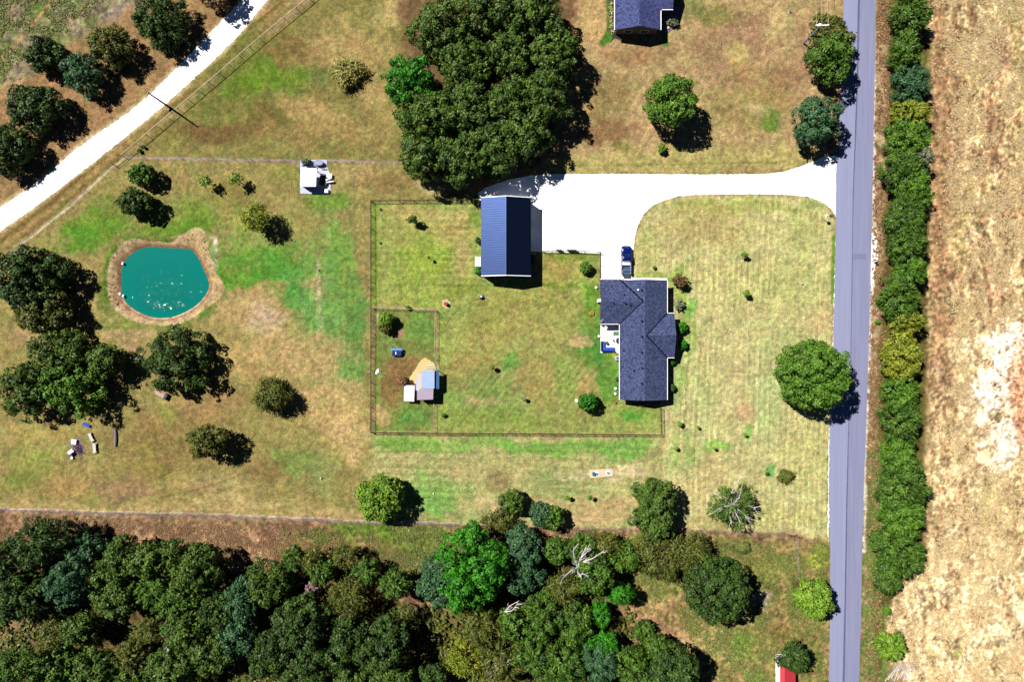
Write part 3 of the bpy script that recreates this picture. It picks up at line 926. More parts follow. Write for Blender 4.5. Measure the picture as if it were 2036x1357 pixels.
def branches(parent, seed, px_pts, h0, h1, rad, name='bare_branch', m=None, n_sub=3, base=None):
    """bleached bare limbs: polylines given in photo plan, fanning out and up from the base"""
    rs = random.Random(seed); mb = MB(); bx, by = base
    for pl in px_pts:
        m_ = len(pl); pts = []
        for i, (x, y) in enumerate(pl):
            h = lerp(h0, h1, i / (m_ - 1)) + rs.uniform(-.2, .2)
            w = P(x, y, h); pts.append((w[0] - bx, w[1] - by, h))
        mb.tube(pts, [lerp(rad, rad * .25, i / (m_ - 1)) for i in range(m_)], 5)
        for k in range(n_sub * (m_ - 1)):
            i = rs.randrange(m_ - 1); t = rs.random()
            p = Vector(pts[i]).lerp(Vector(pts[i + 1]), t)
            d = (Vector(pts[i + 1]) - Vector(pts[i])).normalized()
            s = rs.choice([-1, 1]); L_ = rs.uniform(.5, 1.3)
            q = p + d * L_ * .7 + Vector((-d.y, d.x, 0)) * s * L_ * .6 + Vector((0, 0, rs.uniform(0, .4)))
            q2 = q + d * L_ * .5 + Vector((rs.uniform(-.3, .3), rs.uniform(-.3, .3), .1))
            mb.tube([p, q, q2], [rad * .4, rad * .26, rad * .12], 4)
    o = mb.build(name, m or M_DEAD); o.parent = parent
    return o

NT = [0]
def T(px, py, rx, ry, kind, label, name='oak_tree', style='oak', hc=None, rz=None, leaf=.27, dens=1.0, cat='tree', group=None, zmin=-.55, bare=None):
    NT[0] += 1; seed = 1000 + NT[0] * 7
    if name == 'sapling':
        rx *= .85; ry *= .85
        if kind in ('olive', 'bright'): kind = 'lime'
    rx *= .1; ry *= .1; R = (rx + ry) / 2
    if rz is None: rz = R * .96 + .1
    if hc is None: hc = R * .82 + min(.4, .15 * R)
    kk = (CAMH - hc) / CAMH
    rx *= kk; ry *= kk
    c = P(px, py, hc)
    root = thing(name, label, cat, (c[0], c[1], 0), group)
    crown('foliage' if R < 1.6 else 'crown', kind, rx, ry, rz, seed, root, hc, leaf, dens, style, zmin)
    trunk(root, seed, hc + rz * .35, max(.025, R * .055), R * .8)
    if bare:
        branches(root, seed, bare, hc + rz * .4, hc + rz * .85, .075, base=(c[0], c[1]))
    return root

# north-west row beyond the gravel road
T(92, 110, 38, 36, 'dark', 'dark green bushy tree leftmost in the upper row by the weedy field', style='oak', hc=2.7, rz=3.0)
T(168, 148, 40, 42, 'teal', 'blue-green tree between two darker trees above the gravel road', style='cedar', hc=2.9, rz=3.2)
T(222, 92, 42, 42, 'olive', 'olive green tree with a spiky shadow, left of the large tree by the gravel road', name='cedar_tree', style='cedar', hc=3.0, rz=3.2)
T(322, 42, 55, 52, 'dark', 'large dark tree whose shadow falls across the white gravel road', style='cedar', hc=2.9, rz=3.8)
T(72, 215, 55, 50, 'dark', 'dark round tree standing alone left of the gravel road bend', style='oak', hc=3.0, rz=3.6)
T(14, 295, 54, 52, 'dark', 'very dark tree cut by the left edge of the photo, by the gravel road', style='oak', hc=3.0, rz=3.6)
T(425, -18, 34, 32, 'brown', 'brownish tree at the top edge beside the gravel road', style='ragged')
T(283, 347, 28, 22, 'bright', 'small bright green tree just below the fence corner', name='small_tree')
T(270, 404, 36, 28, 'dark', 'dark tree right above the pond with a black shadow', style='oak', hc=2.6)
T(409, 361, 15, 13, 'olive', 'thin sparse olive sapling, left one of the two below the north fence', name='sapling', style='ragged', dens=.5, hc=2.4, rz=1.0)
T(469, 357, 17, 15, 'bright', 'yellow-green sapling, right one of the two below the north fence', name='sapling', style='ragged', dens=.6, hc=2.4, rz=1.1)
T(508, 434, 30, 28, 'yellow', 'pale yellow-green willow-like tree above the green meadow', name='willow_tree', style='fuzzy', dens=.62, hc=3.8, rz=2.6)
T(690, 146, 33, 33, 'pale', 'low round yellowish shrub with a brown dead centre in the north field', name='round_shrub', style='fuzzy', dens=.7, hc=.9, rz=1.1, cat='shrub', zmin=0)
# the big grove
GR = 'oaks of the dense grove north of the barn'
for a in [
 (814, 163, 52, 52, 'vivid', 'vivid green oak forming the left corner of the grove', 'oak'),
 (880, 60, 62, 60, 'oak', 'oak at the upper left of the grove, above the vivid green one', 'oak'),
 (975, 20, 60, 58, 'oak', 'oak at the top edge of the photo in the middle of the grove', 'oak'),
 (1065, 28, 56, 56, 'oak', 'dark oak at the top edge in the right part of the grove', 'oak'),
 (928, 128, 56, 54, 'oak', 'slightly lighter oak between the vivid green one and the grove gap', 'oak'),
 (1010, 110, 52, 52, 'oak', 'dark oak in the middle of the grove above the brown gap', 'oak'),
 (1098, 112, 54, 58, 'oak', 'oak on the right side of the grove nearest the second house', 'oak'),
 (850, 236, 62, 56, 'oak', 'oak on the left flank of the grove below the vivid green one', 'oak'),
 (930, 226, 56, 60, 'oak', 'oak left of the dark gap in the middle of the grove', 'oak'),
 (1012, 205, 52, 54, 'oak', 'slightly lighter oak right of the dark gap inside the grove', 'oak'),
 (1080, 196, 56, 56, 'oak', 'oak on the right flank of the grove with a wide black shadow', 'oak'),
 (846, 314, 52, 50, 'oak', 'leafy oak at the lower left corner of the grove', 'oak'),
 (915, 318, 54, 50, 'oak', 'oak at the bottom edge of the grove, left of the barn', 'oak'),
 (985, 300, 56, 60, 'oak', 'oak at the bottom edge of the grove just above the barn', 'oak'),
 (1046, 272, 50, 54, 'oak', 'dark oak at the lower right of the grove shading the drive', 'oak')]:
    T(*a[:6], style=a[6], hc=5.4 if a[4] != 'vivid' else 4.8, rz=5.2, group=GR, zmin=-.8)
T(1333, 204, 55, 54, 'bright', 'round lawn tree with a large black shadow in the north-east lawn', name='maple_tree', style='round', hc=5.4)
T(1316, 295, 9, 11, 'bright', 'tiny bright sapling below the round lawn tree', name='sapling', hc=1.1, rz=.8)
T(1648, 72, 42, 44, 'olive', 'olive-topped roadside tree behind the utility pole', hc=3.0, rz=2.2)
T(1650, 118, 46, 50, 'hedge', 'dark green roadside tree just below the utility pole', hc=3.8)
T(1622, 243, 46, 52, 'teal', 'blue-green roadside tree above the driveway mouth', hc=4.2)
T(1616, 745, 74, 78, 'bright', 'largest round green tree overhanging the middle of the road', name='maple_tree', hc=5.4, style='round')
# hedge row
HG = 'trees of the hedge row along the east side of the road'
for k, a in enumerate([
 (1808, 28, 34, 56, 'hedge', 'green tree at the very top of the roadside hedge row', 'cedar'),
 (1796, 104, 26, 43, 'hedge', 'small olive tree second from the top of the hedge row', 'cedar'),
 (1807, 172, 35, 46, 'teal', 'blue-green conifer in the upper part of the hedge row', 'cedar'),
 (1808, 228, 38, 29, 'yellow', 'yellow-green tree right below the blue-green conifer in the hedge row', 'cedar'),
 (1802, 278, 39, 46, 'bright', 'mid green tree of the hedge row above the bushy bulge towards the road', 'cedar'),
 (1828, 318, 20, 24, 'grey', 'small pale blue-green tree on the field side of the hedge row', 'cedar'),
 (1792, 342, 41, 46, 'hedge', 'dark tree bulging from the hedge row opposite the driveway mouth', 'cedar'),
 (1815, 378, 34, 43, 'bright', 'brighter tree just below the bulge of the hedge row', 'cedar'),
 (1794, 440, 36, 48, 'hedge', 'olive tree with bare white twigs in the hedge row', 'fuzzy'),
 (1800, 490, 36, 41, 'hedge', 'dense green tree of the hedge row above the fern-like one', 'cedar'),
 (1806, 540, 32, 34, 'bright', 'fern-like bright green tree in the hedge row', 'fern'),
 (1785, 596, 36, 51, 'hedge', 'dark tree of the hedge row with a leafy bump on the road side', 'cedar'),
 (1800, 640, 32, 26, 'yellow', 'small yellowish tree of the hedge row opposite the big maple top', 'cedar'),
 (1790, 712, 38, 58, 'yellow', 'large yellow-green tree of the hedge row opposite the big maple', 'round'),
 (1788, 782, 34, 36, 'bright', 'bluish green tree below the large yellow-green one in the hedge row', 'cedar'),
 (1788, 838, 36, 51, 'hedge', 'olive green tree of the hedge row with a dark shadow notch', 'cedar'),
 (1785, 905, 34, 39, 'bright', 'bright green fresh-looking tree in the lower hedge row', 'fern'),
 (1793, 965, 50, 56, 'hedge', 'widest tree of the hedge row, spiky towards the hay field', 'cedar'),
 (1788, 1025, 43, 48, 'bright', 'green tree of the lower hedge row below the widest one', 'cedar'),
 (1786, 1090, 48, 58, 'hedge', 'lowest big olive tree ending the continuous hedge row', 'cedar'),
 (1762, 1150, 25, 36, 'hedge', 'small bush at the lower tip of the hedge row', 'fuzzy'),
 (1768, 1286, 28, 29, 'lime', 'lone yellow-green tree beside the dead brush pile by the road', 'cedar')]):
    T(*a[:6], style=a[6], group=HG, name='hedgerow_tree', hc=3.3, rz=3.2, leaf=.27)
for x, y, r in ((1752, 603, 10), (1745, 640, 5), (1762, 1215, 9), (1735, 1085, 6)):
    T(x, y, r, r, 'bright', {1752: 'small leafy bush on the road side of the hedge row', 1745: 'tiny bush standing off the hedge row towards the road', 1762: 'low bush between the hedge tip and the dead brush', 1735: 'tiny bush on the verge beside the lower hedge row'}[x], name='bush', hc=r * .06, cat='bush')
# pond side
T(66, 556, 78, 66, 'dark', 'huge dark oak left of the pond', hc=3.0, rz=5.4, leaf=.3)
T(94, 616, 62, 44, 'olive', 'dark olive oak touching the huge oak left of the pond from below', hc=2.8, rz=3.6, style='oak')
T(130, 705, 60, 46, 'oak', 'oak with bare limbs showing, upper one of the trees above the fire pit', hc=3.4, rz=4.4, style='ragged', dens=1.0)
T(62, 775, 54, 58, 'oak', 'oak left of the group above the fire pit', hc=3.4, rz=4.4, style='ragged', dens=1.0)
T(150, 770, 60, 58, 'bright', 'brighter oak in the middle of the group above the fire pit', hc=3.6, rz=4.6, style='ragged', dens=1.0)
T(212, 718, 36, 34, 'oak', 'smaller oak at the right of the group above the fire pit', hc=3.6)
T(352, 716, 66, 64, 'dark', 'ragged dark green oak below the pond', hc=3.2, rz=5.0, style='ragged', dens=.95)
T(541, 788, 38, 32, 'olive', 'lone olive tree with a twiggy shadow in the tan grass', name='cedar_tree', style='fuzzy', dens=.8, hc=2.4)
T(412, 880, 37, 36, 'olive', 'lone olive tree above the south fence with its shadow to the right', name='cedar_tree', style='cedar', hc=4.2, dens=.9)
T(758, 992, 52, 50, 'lime', 'round lime green tree standing on the south fence line', style='round', hc=3.2)
T(1018, 1000, 27, 25, 'oak', 'small round tree above the wood, left of the blue-green bush', name='small_tree', hc=2.6)
T(1074, 1023, 24, 28, 'teal', 'blue-green round bush tree above the south fence', name='small_tree', style='round', hc=2.4)
T(1100, 1032, 24, 26, 'hedge', 'dark bush tree joined to the blue-green one at the south fence', name='small_tree', hc=2.4)
T(990, 1036, 34, 24, 'olive', 'thin sparse tree at the wood edge beside the bright green oak', style='fuzzy', dens=.5)
T(1302, 990, 42, 46, 'oak', 'upper half of the big oak clump on the south fence line', hc=4.6)
T(1300, 1035, 50, 34, 'oak', 'lower half of the big oak clump on the south fence line', hc=4.2)
T(1455, 1005, 46, 46, 'hedge', 'half-dead tree with white bare branches above the south fence', style='fern', dens=.50, hc=3.4, rz=2.6,
  bare=[[(1456, 1005), (1452, 985), (1462, 965), (1472, 950)], [(1456, 1005), (1470, 990), (1476, 962)], [(1456, 1005), (1434, 1010), (1412, 1024)], [(1456, 1005), (1450, 1028), (1455, 1045)],
        [(1456, 1005), (1478, 1022), (1492, 1034)], [(1456, 1005), (1486, 1006), (1502, 1012)], [(1456, 1005), (1432, 990), (1412, 972)], [(1456, 1005), (1468, 1032), (1480, 1052)]])
T(1424, 1172, 70, 70, 'dark', 'big round dark green tree south of the fence near the road', style='round', hc=6.0)
T(1616, 1190, 42, 41, 'lime', 'round lime green tree close to the road in the south', style='round', hc=3.8)
T(1320, 1105, 70, 44, 'olive', 'feathery olive tree below the big oak clump', style='fuzzy', dens=.55, hc=3.6, rz=2.4)
T(1378, 1095, 34, 40, 'olive', 'feathery olive tree touching the big round dark tree', style='fuzzy', dens=.6, hc=3.6, rz=2.4)
T(1577, 1308, 31, 27, 'dark', 'spiky dark cedar leaning over the red roof', name='cedar_tree', style='cedar', hc=4.4)
# yard shrubs, bushes and saplings
for x, y, rx, ry, kd, lb, nm, st, hc, ct in [
 (1352, 561, 15, 14, 'brown', 'brownish crape shrub off the north-east corner of the house', 'shrub', 'ragged', 1.5, 'shrub'),
 (1351, 606, 9, 11, 'grey', 'pale flowering shrub between the brown shrub and the round hedges', 'shrub', 'ragged', .9, 'shrub'),
 (1356, 652, 11, 13, 'vivid', 'largest clipped round bush by the east wing', 'clipped_bush', 'round', 1.0, 'bush'),
 (1358, 686, 9, 11, 'vivid', 'middle clipped round bush by the east wing', 'clipped_bush', 'round', .9, 'bush'),
 (1335, 720, 8, 7, 'vivid', 'small clipped bush in the corner below the east wing', 'clipped_bush', 'round', .7, 'bush'),
 (1336, 772, 7, 9, 'dark', 'dark green bush at the east wall near the south end of the house', 'clipped_bush', 'round', .8, 'bush'),
 (1164, 532, 13, 14, 'bright', 'round green bush in the lawn between barn and house', 'bush', 'round', 1.3, 'bush'),
 (1168, 799, 22, 20, 'vivid', 'round green yard tree south-west of the house', 'small_tree', 'round', 2.4, 'tree'),
 (820, 437, 13, 9, 'oak', 'thin dark sapling in the top of the fenced yard', 'sapling', 'ragged', 2.0, 'sapling'),
 (768, 634, 15, 13, 'lime', 'lime green tree in the poultry run, upper part', 'small_tree', 'oak', 2.0, 'tree'),
 (766, 653, 14, 11, 'olive', 'olive bush below the lime green tree in the poultry run', 'bush', 'oak', 1.4, 'bush'),
 (811, 612, 5, 4, 'bright', 'little bush on the top fence of the poultry run', 'bush', 'oak', .6, 'bush'),
 (1480, 506, 8, 6, 'lime', 'lime sapling in the upper part of the striped east lawn', 'sapling', 'oak', 1.6, 'sapling'),
 (1484, 584, 8, 8, 'lime', 'thin lime sapling in the middle of the striped east lawn', 'sapling', 'ragged', 1.6, 'sapling'),
 (1301, 532, 4, 3, 'bright', 'tiny plant in the lawn right of the truck', 'sapling', 'oak', .5, 'plant'),
 (979, 731, 6, 6, 'lime', 'faint lime sapling in the middle of the fenced yard', 'sapling', 'ragged', 1.5, 'sapling'),
 (1042, 794, 5, 5, 'grey', 'greyish sapling in the lower middle of the fenced yard', 'sapling', 'ragged', 1.2, 'sapling'),
 (852, 512, 4, 4, 'bright', 'tiny sapling in the green patch of the fenced yard', 'sapling', 'ragged', 1.6, 'sapling'),
 (883, 827, 5, 5, 'dark', 'tiny dark plant below the poultry house', 'sapling', 'oak', .4, 'plant'),
 (1352, 844, 6, 6, 'olive', 'small olive sapling south-east of the house corner', 'sapling', 'oak', .9, 'sapling'),
 (1388, 851, 4, 4, 'lime', 'tiny sapling right of the olive one near the house corner', 'sapling', 'ragged', .9, 'sapling'),
 (1345, 893, 5, 4, 'lime', 'tiny lime sapling beside the faint path below the fence corner', 'sapling', 'oak', .9, 'sapling'),
 (1421, 893, 5, 4, 'lime', 'tiny lime sapling in a green patch of the south-east lawn', 'sapling', 'ragged', .9, 'sapling'),
 (1482, 866, 5, 4, 'lime', 'tiny sapling in a green ring of the east lawn', 'sapling', 'ragged', .9, 'sapling'),
 (1526, 943, 4, 4, 'dark', 'tiny dark plant in a green ring left of the dry shrub', 'sapling', 'oak', .4, 'plant'),
 (1563, 948, 18, 12, 'olive', 'dry feathery shrub in the lower east lawn', 'shrub', 'fuzzy', .6, 'shrub'),
 (1128, 991, 6, 5, 'olive', 'thin sapling left of the green one under the septic mound', 'sapling', 'ragged', 1.6, 'sapling'),
 (1174, 991, 5, 5, 'vivid', 'small bright green sapling under the septic mound', 'sapling', 'oak', 1.7, 'sapling'),
 (277, 300, 4, 4, 'dark', 'little dark bush at the upper end of the fence corner', 'bush', 'oak', .5, 'bush'),
 (286, 293, 4, 3, 'dark', 'second little bush along the pipe fence near its corner', 'bush', 'oak', .5, 'bush'),
 (950, 540, 6, 8, 'vivid', 'green bush at the south-west corner of the barn', 'bush', 'oak', .8, 'bush'),
 (950, 478, 5, 7, 'dark', 'dark bush against the west wall of the barn', 'bush', 'oak', .8, 'bush'),
 (608, 321, 9, 7, 'grey', 'grey-green bush at the upper corner of the pump shed slab', 'bush', 'oak', .8, 'bush'),
 (1337, 42, 12, 9, 'grey', 'leafy shrubs in the bed beside the second house', 'shrub', 'ragged', .7, 'shrub'),
 (800, 757, 9, 10, 'rust', 'dry reddish bush at the corner of the poultry house', 'dry_bush', 'fern', 1.6, 'bush'),
 (1228, 754, 4, 5, 'dark', 'small dark plant at the west wall of the house', 'plant', 'oak', .5, 'plant'),
 (1276, 806, 8, 3, 'rust', 'reddish flowers at the south wall of the house', 'flower_plant', 'ragged', .3, 'plant'),
 (1280, 1255, 23, 22, 'hedge', 'round bush alone in the dry clearing of the wood', 'bush', 'cedar', 1.8, 'bush'),
 (1478, 1090, 14, 12, 'weed', 'low pale bush just below the south fence', 'bush', 'fuzzy', .5, 'bush')]:
    T(x, y, rx, ry, kd, lb, name=nm, style=st, hc=hc, rz=max(.25, min(hc * .9, (rx + ry) * .05)), cat=ct, leaf=.22)
# the wood in the south
WG = 'trees of the wood along the south edge'
WOOD = [
 (20, 1120, 50, 46, 'dark', 'dark tree at the left end of the wood', 'oak'),
 (92, 1074, 58, 46, 'dark', 'dark tree forming the upper left corner of the wood', 'cedar'),
 (50, 1185, 52, 44, 'dark', 'dark tree below the upper left corner of the wood', 'oak'),
 (168, 1088, 40, 32, 'teal', 'blue-green tree on the upper edge of the wood, left part', 'oak'),
 (142, 1158, 46, 52, 'teal', 'largest blue-green tree in the left part of the wood', 'oak'),
 (74, 1200, 24, 22, 'grey', 'small grey half-bare tree in the left part of the wood', 'fuzzy'),
 (243, 1098, 34, 34, 'oak', 'tree on the upper edge of the wood right of the blue-green ones', 'oak'),
 (220, 1140, 40, 36, 'oak', 'tree just right of the largest blue-green one', 'oak'),
 (236, 1190, 44, 40, 'oak', 'tree with a rounded lower front left of the dark hollow', 'oak'),
 (292, 1118, 38, 36, 'oak', 'fourth tree from the left along the upper wood edge', 'oak'),
 (345, 1100, 30, 28, 'oak', 'narrow tree on the upper wood edge before the widest one', 'cedar'),
 (312, 1172, 36, 42, 'hedge', 'spiky tree above the dark hollow in the left wood', 'cedar'),
 (396, 1136, 54, 52, 'oak', 'widest tree of the upper wood edge with a black shadow', 'oak'),
 (352, 1192, 46, 34, 'hedge', 'tree below the widest tree of the upper wood edge', 'cedar'),
 (162, 1250, 36, 32, 'oak', 'tree between two rusty clearings in the left wood', 'oak'),
 (108, 1262, 34, 26, 'olive', 'thin olive tree at the rusty clearing, left edge', 'fuzzy'),
 (14, 1212, 26, 26, 'dark', 'dark tree cut by the left edge above the rusty clearing', 'oak'),
 (44, 1330, 60, 44, 'hedge', 'dark tree in the lower left corner', 'cedar'),
 (120, 1330, 46, 42, 'hedge', 'second tree from the lower left corner', 'oak'),
 (196, 1330, 46, 44, 'oak', 'third tree from the left on the bottom edge', 'oak'),
 (262, 1306, 34, 34, 'olive', 'small olive tree below the dark hollow', 'cedar'),
 (268, 1352, 46, 30, 'oak', 'tree half out of frame at the bottom, left quarter', 'oak'),
 (300, 1252, 30, 26, 'olive', 'low olive tree in the middle of the left wood', 'fuzzy'),
 (372, 1250, 52, 40, 'oak', 'broad tree in the middle of the left wood', 'oak'),
 (350, 1322, 56, 42, 'oak', 'broad light-tipped tree near the bottom, left of the big dark one', 'oak'),
 (424, 1300, 48, 44, 'oak', 'tree right of the broad light-tipped one near the bottom', 'oak'),
 (440, 1212, 34, 44, 'dark', 'dark tree below the black shadow of the widest one', 'oak'),
 (478, 1262, 44, 48, 'teal', 'bluish tree left of the big dark trees of the wood middle', 'oak'),
 (486, 1192, 40, 42, 'teal', 'bluish tree at the right side of the black shadow', 'cedar'),
 (532, 1160, 46, 48, 'oak', 'tree at the upper edge of the wood, second hump', 'oak'),
 (584, 1112, 24, 24, 'hedge', 'small dark tree standing above the second hump of the wood', 'cedar'),
 (622, 1112, 26, 26, 'olive', 'small olive tree above the mauve bare tree', 'fuzzy'),
 (640, 1138, 26, 26, 'hedge', 'small tree right above the mauve bare tree', 'cedar'),
 (684, 1108, 28, 28, 'olive', 'brownish olive tree on the upper edge of the middle wood', 'fuzzy'),
 (728, 1136, 28, 26, 'hedge', 'dark tree right of the brownish olive one', 'cedar'),
 (786, 1162, 32, 30, 'hedge', 'dark spiky tree left of the brown clearing strip', 'cedar'),
 (692, 1186, 42, 38, 'olive', 'olive tree in the centre of the middle wood', 'fuzzy'),
 (620, 1172, 16, 14, 'purple', 'small mauve bare-looking tree in the middle wood', 'ragged'),
 (808, 1216, 20, 18, 'olive', 'low olive bush tree by the brown clearing strip', 'fuzzy'),
 (600, 1236, 58, 52, 'dark', 'big dark tree below the mauve one', 'oak'),
 (548, 1296, 52, 52, 'dark', 'big dark tree near the bottom, left of the middle', 'oak'),
 (620, 1322, 60, 48, 'dark', 'broad dark tree on the bottom edge of the middle wood', 'oak'),
 (692, 1276, 46, 56, 'dark', 'tall dark tree left of the roundest one in the middle wood', 'oak'),
 (766, 1280, 54, 58, 'dark', 'roundest dark tree beside the black shadow void', 'oak'),
 (700, 1345, 50, 32, 'oak', 'tree half out of frame under the tall dark one', 'oak'),
 (782, 1350, 50, 30, 'oak', 'tree half out of frame under the roundest dark one', 'oak'),
 (872, 1156, 38, 56, 'teal', 'blue-green tree clinging to the left of the vivid green oak', 'oak'),
 (940, 1118, 70, 80, 'vivid', 'tallest vivid green oak at the upper edge of the wood', 'oak'),
 (930, 1176, 48, 40, 'vivid', 'vivid green lower crown beneath the tallest vivid oak', 'oak'),
 (1038, 1092, 42, 44, 'teal', 'bluish tree right of the tallest vivid green oak', 'oak'),
 (1038, 1142, 44, 38, 'teal', 'bluish tree below the one beside the vivid oak', 'oak'),
 (1108, 1096, 30, 28, 'hedge', 'small tree left of the white bare tree', 'oak'),
 (1196, 1080, 40, 24, 'olive', 'low olive tree right of the white bare tree', 'fuzzy'),
 (1120, 1168, 42, 30, 'olive', 'low olive tree under the white bare tree', 'fuzzy'),
 (1182, 1140, 40, 46, 'hedge', 'dark green tree behind the right limb of the white bare tree', 'oak'),
 (1160, 1090, 40, 30, 'hedge', 'dark tree behind the top of the white bare tree', 'oak'),
 (1240, 1110, 30, 30, 'bright', 'light green tree at the right rim of the wood', 'fuzzy'),
 (1232, 1180, 32, 20, 'vivid', 'bright green bush tree at the right rim of the wood', 'fern'),
 (1078, 1222, 44, 44, 'hedge', 'olive green tree below the bluish pair', 'cedar'),
 (960, 1250, 44, 36, 'olive', 'olive thicket tree below the tallest vivid green oak', 'fuzzy'),
 (925, 1305, 40, 38, 'yellow', 'brownish yellow tree beside the black shadow void', 'fuzzy'),
 (1000, 1310, 46, 42, 'olive', 'olive tree beside the small bleached snag', 'cedar'),
 (1018, 1240, 30, 34, 'hedge', 'dark tree between the olive thicket and the bluish pair', 'oak'),
 (1064, 1300, 44, 40, 'hedge', 'tree right of the small bleached snag', 'cedar'),
 (1140, 1240, 38, 44, 'hedge', 'tree in the right part of the wood beside the bright strip', 'oak'),
 (1192, 1222, 22, 26, 'vivid', 'bright green narrow tree of the strip along the right rim', 'fern'),
 (1168, 1268, 26, 24, 'vivid', 'bright green tree lower in the strip along the right rim', 'fern'),
 (1118, 1320, 50, 44, 'hedge', 'tree near the bottom, right part of the wood', 'cedar'),
 (1190, 1318, 40, 40, 'teal', 'bluish green tree near the bottom of the right wood', 'fern'),
 (1206, 1282, 24, 24, 'vivid', 'bright green tree at the lower end of the bright strip', 'fern'),
 (1250, 1320, 40, 38, 'hedge', 'tree below the round bush of the dry clearing', 'cedar'),
 (1308, 1286, 26, 24, 'hedge', 'small tree right below the round bush of the dry clearing', 'cedar'),
 (1340, 1326, 56, 44, 'dark', 'round dark tree ending the wood on the right', 'round'),
 (1300, 1352, 40, 26, 'hedge', 'tree half out of frame left of the round dark end tree', 'cedar'),
 (862, 1345, 30, 26, 'dark', 'dark tree at the bottom of the black shadow void', 'oak')]
for a in WOOD:
    T(a[0], a[1], a[2], a[3], a[4], a[5], style=a[6], group=WG, name='woodland_tree', hc=2.4 + (a[2] + a[3]) * .032 + ((a[0] * 7 + a[1] * 3) % 10) * .16, rz=(a[2] + a[3]) * .052, dens=.62 if a[6] == 'fuzzy' else 1.0)

# bare snags
def snag(px, py, lines, h0, h1, rad, label):
    b0 = P(px, py, 0)
    root = thing('dead_tree', label, 'dead tree', b0)
    m = MB(); m.tube([(0, 0, -.1), (0, 0, h0)], [rad * 1.6, rad * 1.1], 8)
    o = m.build('trunk', M_DEAD); o.parent = root
    branches(root, int(px), lines, h0, h1, rad, base=(b0[0], b0[1]))
snag(1148, 1126, [[(1148, 1130), (1142, 1112), (1140, 1095), (1150, 1082)], [(1148, 1130), (1154, 1112), (1166, 1100), (1172, 1084)], [(1148, 1130), (1160, 1118), (1178, 1112), (1202, 1096)],
     [(1148, 1130), (1136, 1136), (1122, 1148), (1116, 1156)], [(1148, 1130), (1152, 1144), (1168, 1142)], [(1148, 1130), (1150, 1148)], [(1150, 1120), (1160, 1100), (1166, 1086)]], 6.0, 10.6, .17, 'white bare dead tree with long limbs in the wood')
snag(1006, 1212, [[(1004, 1218), (1014, 1206), (1032, 1196)], [(1004, 1218), (1018, 1216), (1030, 1200)]], 6.5, 10.0, .12, 'small white fallen limb between trees right of the vivid oak')
snag(990, 1330, [[(985, 1336), (996, 1324), (1012, 1318)], [(985, 1336), (976, 1340), (968, 1336)], [(985, 1336), (984, 1322)]], 6.5, 9.6, .13, 'bleached forked snag near the bottom edge')
snag(330, 1300, [[(322, 1300), (330, 1288), (336, 1296)], [(322, 1300), (334, 1304)]], 6.5, 9.6, .10, 'small grey snag in the left wood')
snag(1800, 1340, [[(1760 + 6 * i, 1356 - 3 * (i % 3)), (1775 + 5 * i, 1338 - 5 * (i % 4)), (1782 + 5 * i, 1318 + 4 * (i % 5))] for i in range(9)], .5, 1.5, .06, 'heap of dead grey brush beside the lowest hedge tree')
snag(1796, 440, [[(1794, 448), (1782, 438), (1774, 430)], [(1794, 448), (1806, 440), (1818, 428)], [(1794, 448), (1798, 456), (1806, 462)]], 2.5, 5.2, .05, 'bare white twigs sticking out of the hedge row')

# uncountable low growth
def tufts(name, label, pts, n, size, kind, seed, h=.25, elong=2.0, thr=None, scale=60, lean=.5, cat='weeds', wp=60):
    rs = np.random.RandomState(seed)
    xs = [p[0] for p in pts]; ys = [p[1] for p in pts]
    x = rs.uniform(min(xs), max(xs), n * 3); y = rs.uniform(min(ys), max(ys), n * 3)
    m = poly_sd(x + (fbm(x, y, 60, seed + 1, 3) - .5) * wp, y + (fbm(x, y, 60, seed + 2, 3) - .5) * 30, pts) > rs.uniform(-2, 26, n * 3) * wp / 60
    if thr is not None: m &= fbm(x, y, scale, seed, 3) > thr
    x = x[m][:n]; y = y[m][:n]; n = len(x)
    k = 3
    cx = np.repeat((x - 1018) * .1, k) + rs.normal(size=n * k) * size * .6
    cy = np.repeat((678.5 - y) * .1, k) + rs.normal(size=n * k) * size * .6
    cz = rs.uniform(.3, 1, n * k) * h
    cen = np.stack([cx, cy, cz], -1)
    nn = rs.normal(size=(n * k, 3)) * lean + np.array([0, 0, .9])
    v = leaf_cloud(rs, cen, nn, np.full(n * k, size), elong, unit(rs.normal(size=(n * k, 3))), .3)
    vv = np.repeat(np.clip(np.repeat(rs.rand(n), k) * .6 + rs.rand(n * k) * .4, 0, 1), 4)
    o = np_mesh(name, v, np.arange(len(v)).reshape(-1, 4), LM[kind], vv, 'v')
    return tag(o, label, cat, kind='stuff')
tufts('dry_grass', 'pale dry hay grass standing in the field east of the hedge', [(1850, -30), (2080, -30), (2080, 640), (1950, 650), (1930, 900), (2080, 930), (2080, 1390), (1830, 1390), (1775, 1260), (1790, 1170), (1845, 1120), (1880, 800)], 22000, .11, 'straw', 5, .14, 2.4, .46, 34, cat='grass', lean=.25)
tufts('brown_weeds', 'rusty brown weeds in the band below the old south fence', [(-20, 1020), (740, 1050), (840, 1110), (830, 1200), (560, 1130), (400, 1090), (-20, 1080)], 14000, .08, 'rust', 6, .12, 1.8, .42, 24)
tufts('green_weeds', 'green weeds and brush around the edge of the wood', [(560, 1044), (900, 1048), (860, 1200), (700, 1100), (560, 1080)], 6000, .10, 'weed', 7, .2, 1.6, .47, 30)
tufts('tall_weeds', 'tall mixed weeds south of the fence by the road', [(1250, 1060), (1645, 1080), (1645, 1390), (1420, 1390), (1350, 1250), (1240, 1190)], 10000, .10, 'weed', 8, .16, 1.8, .50, 34)
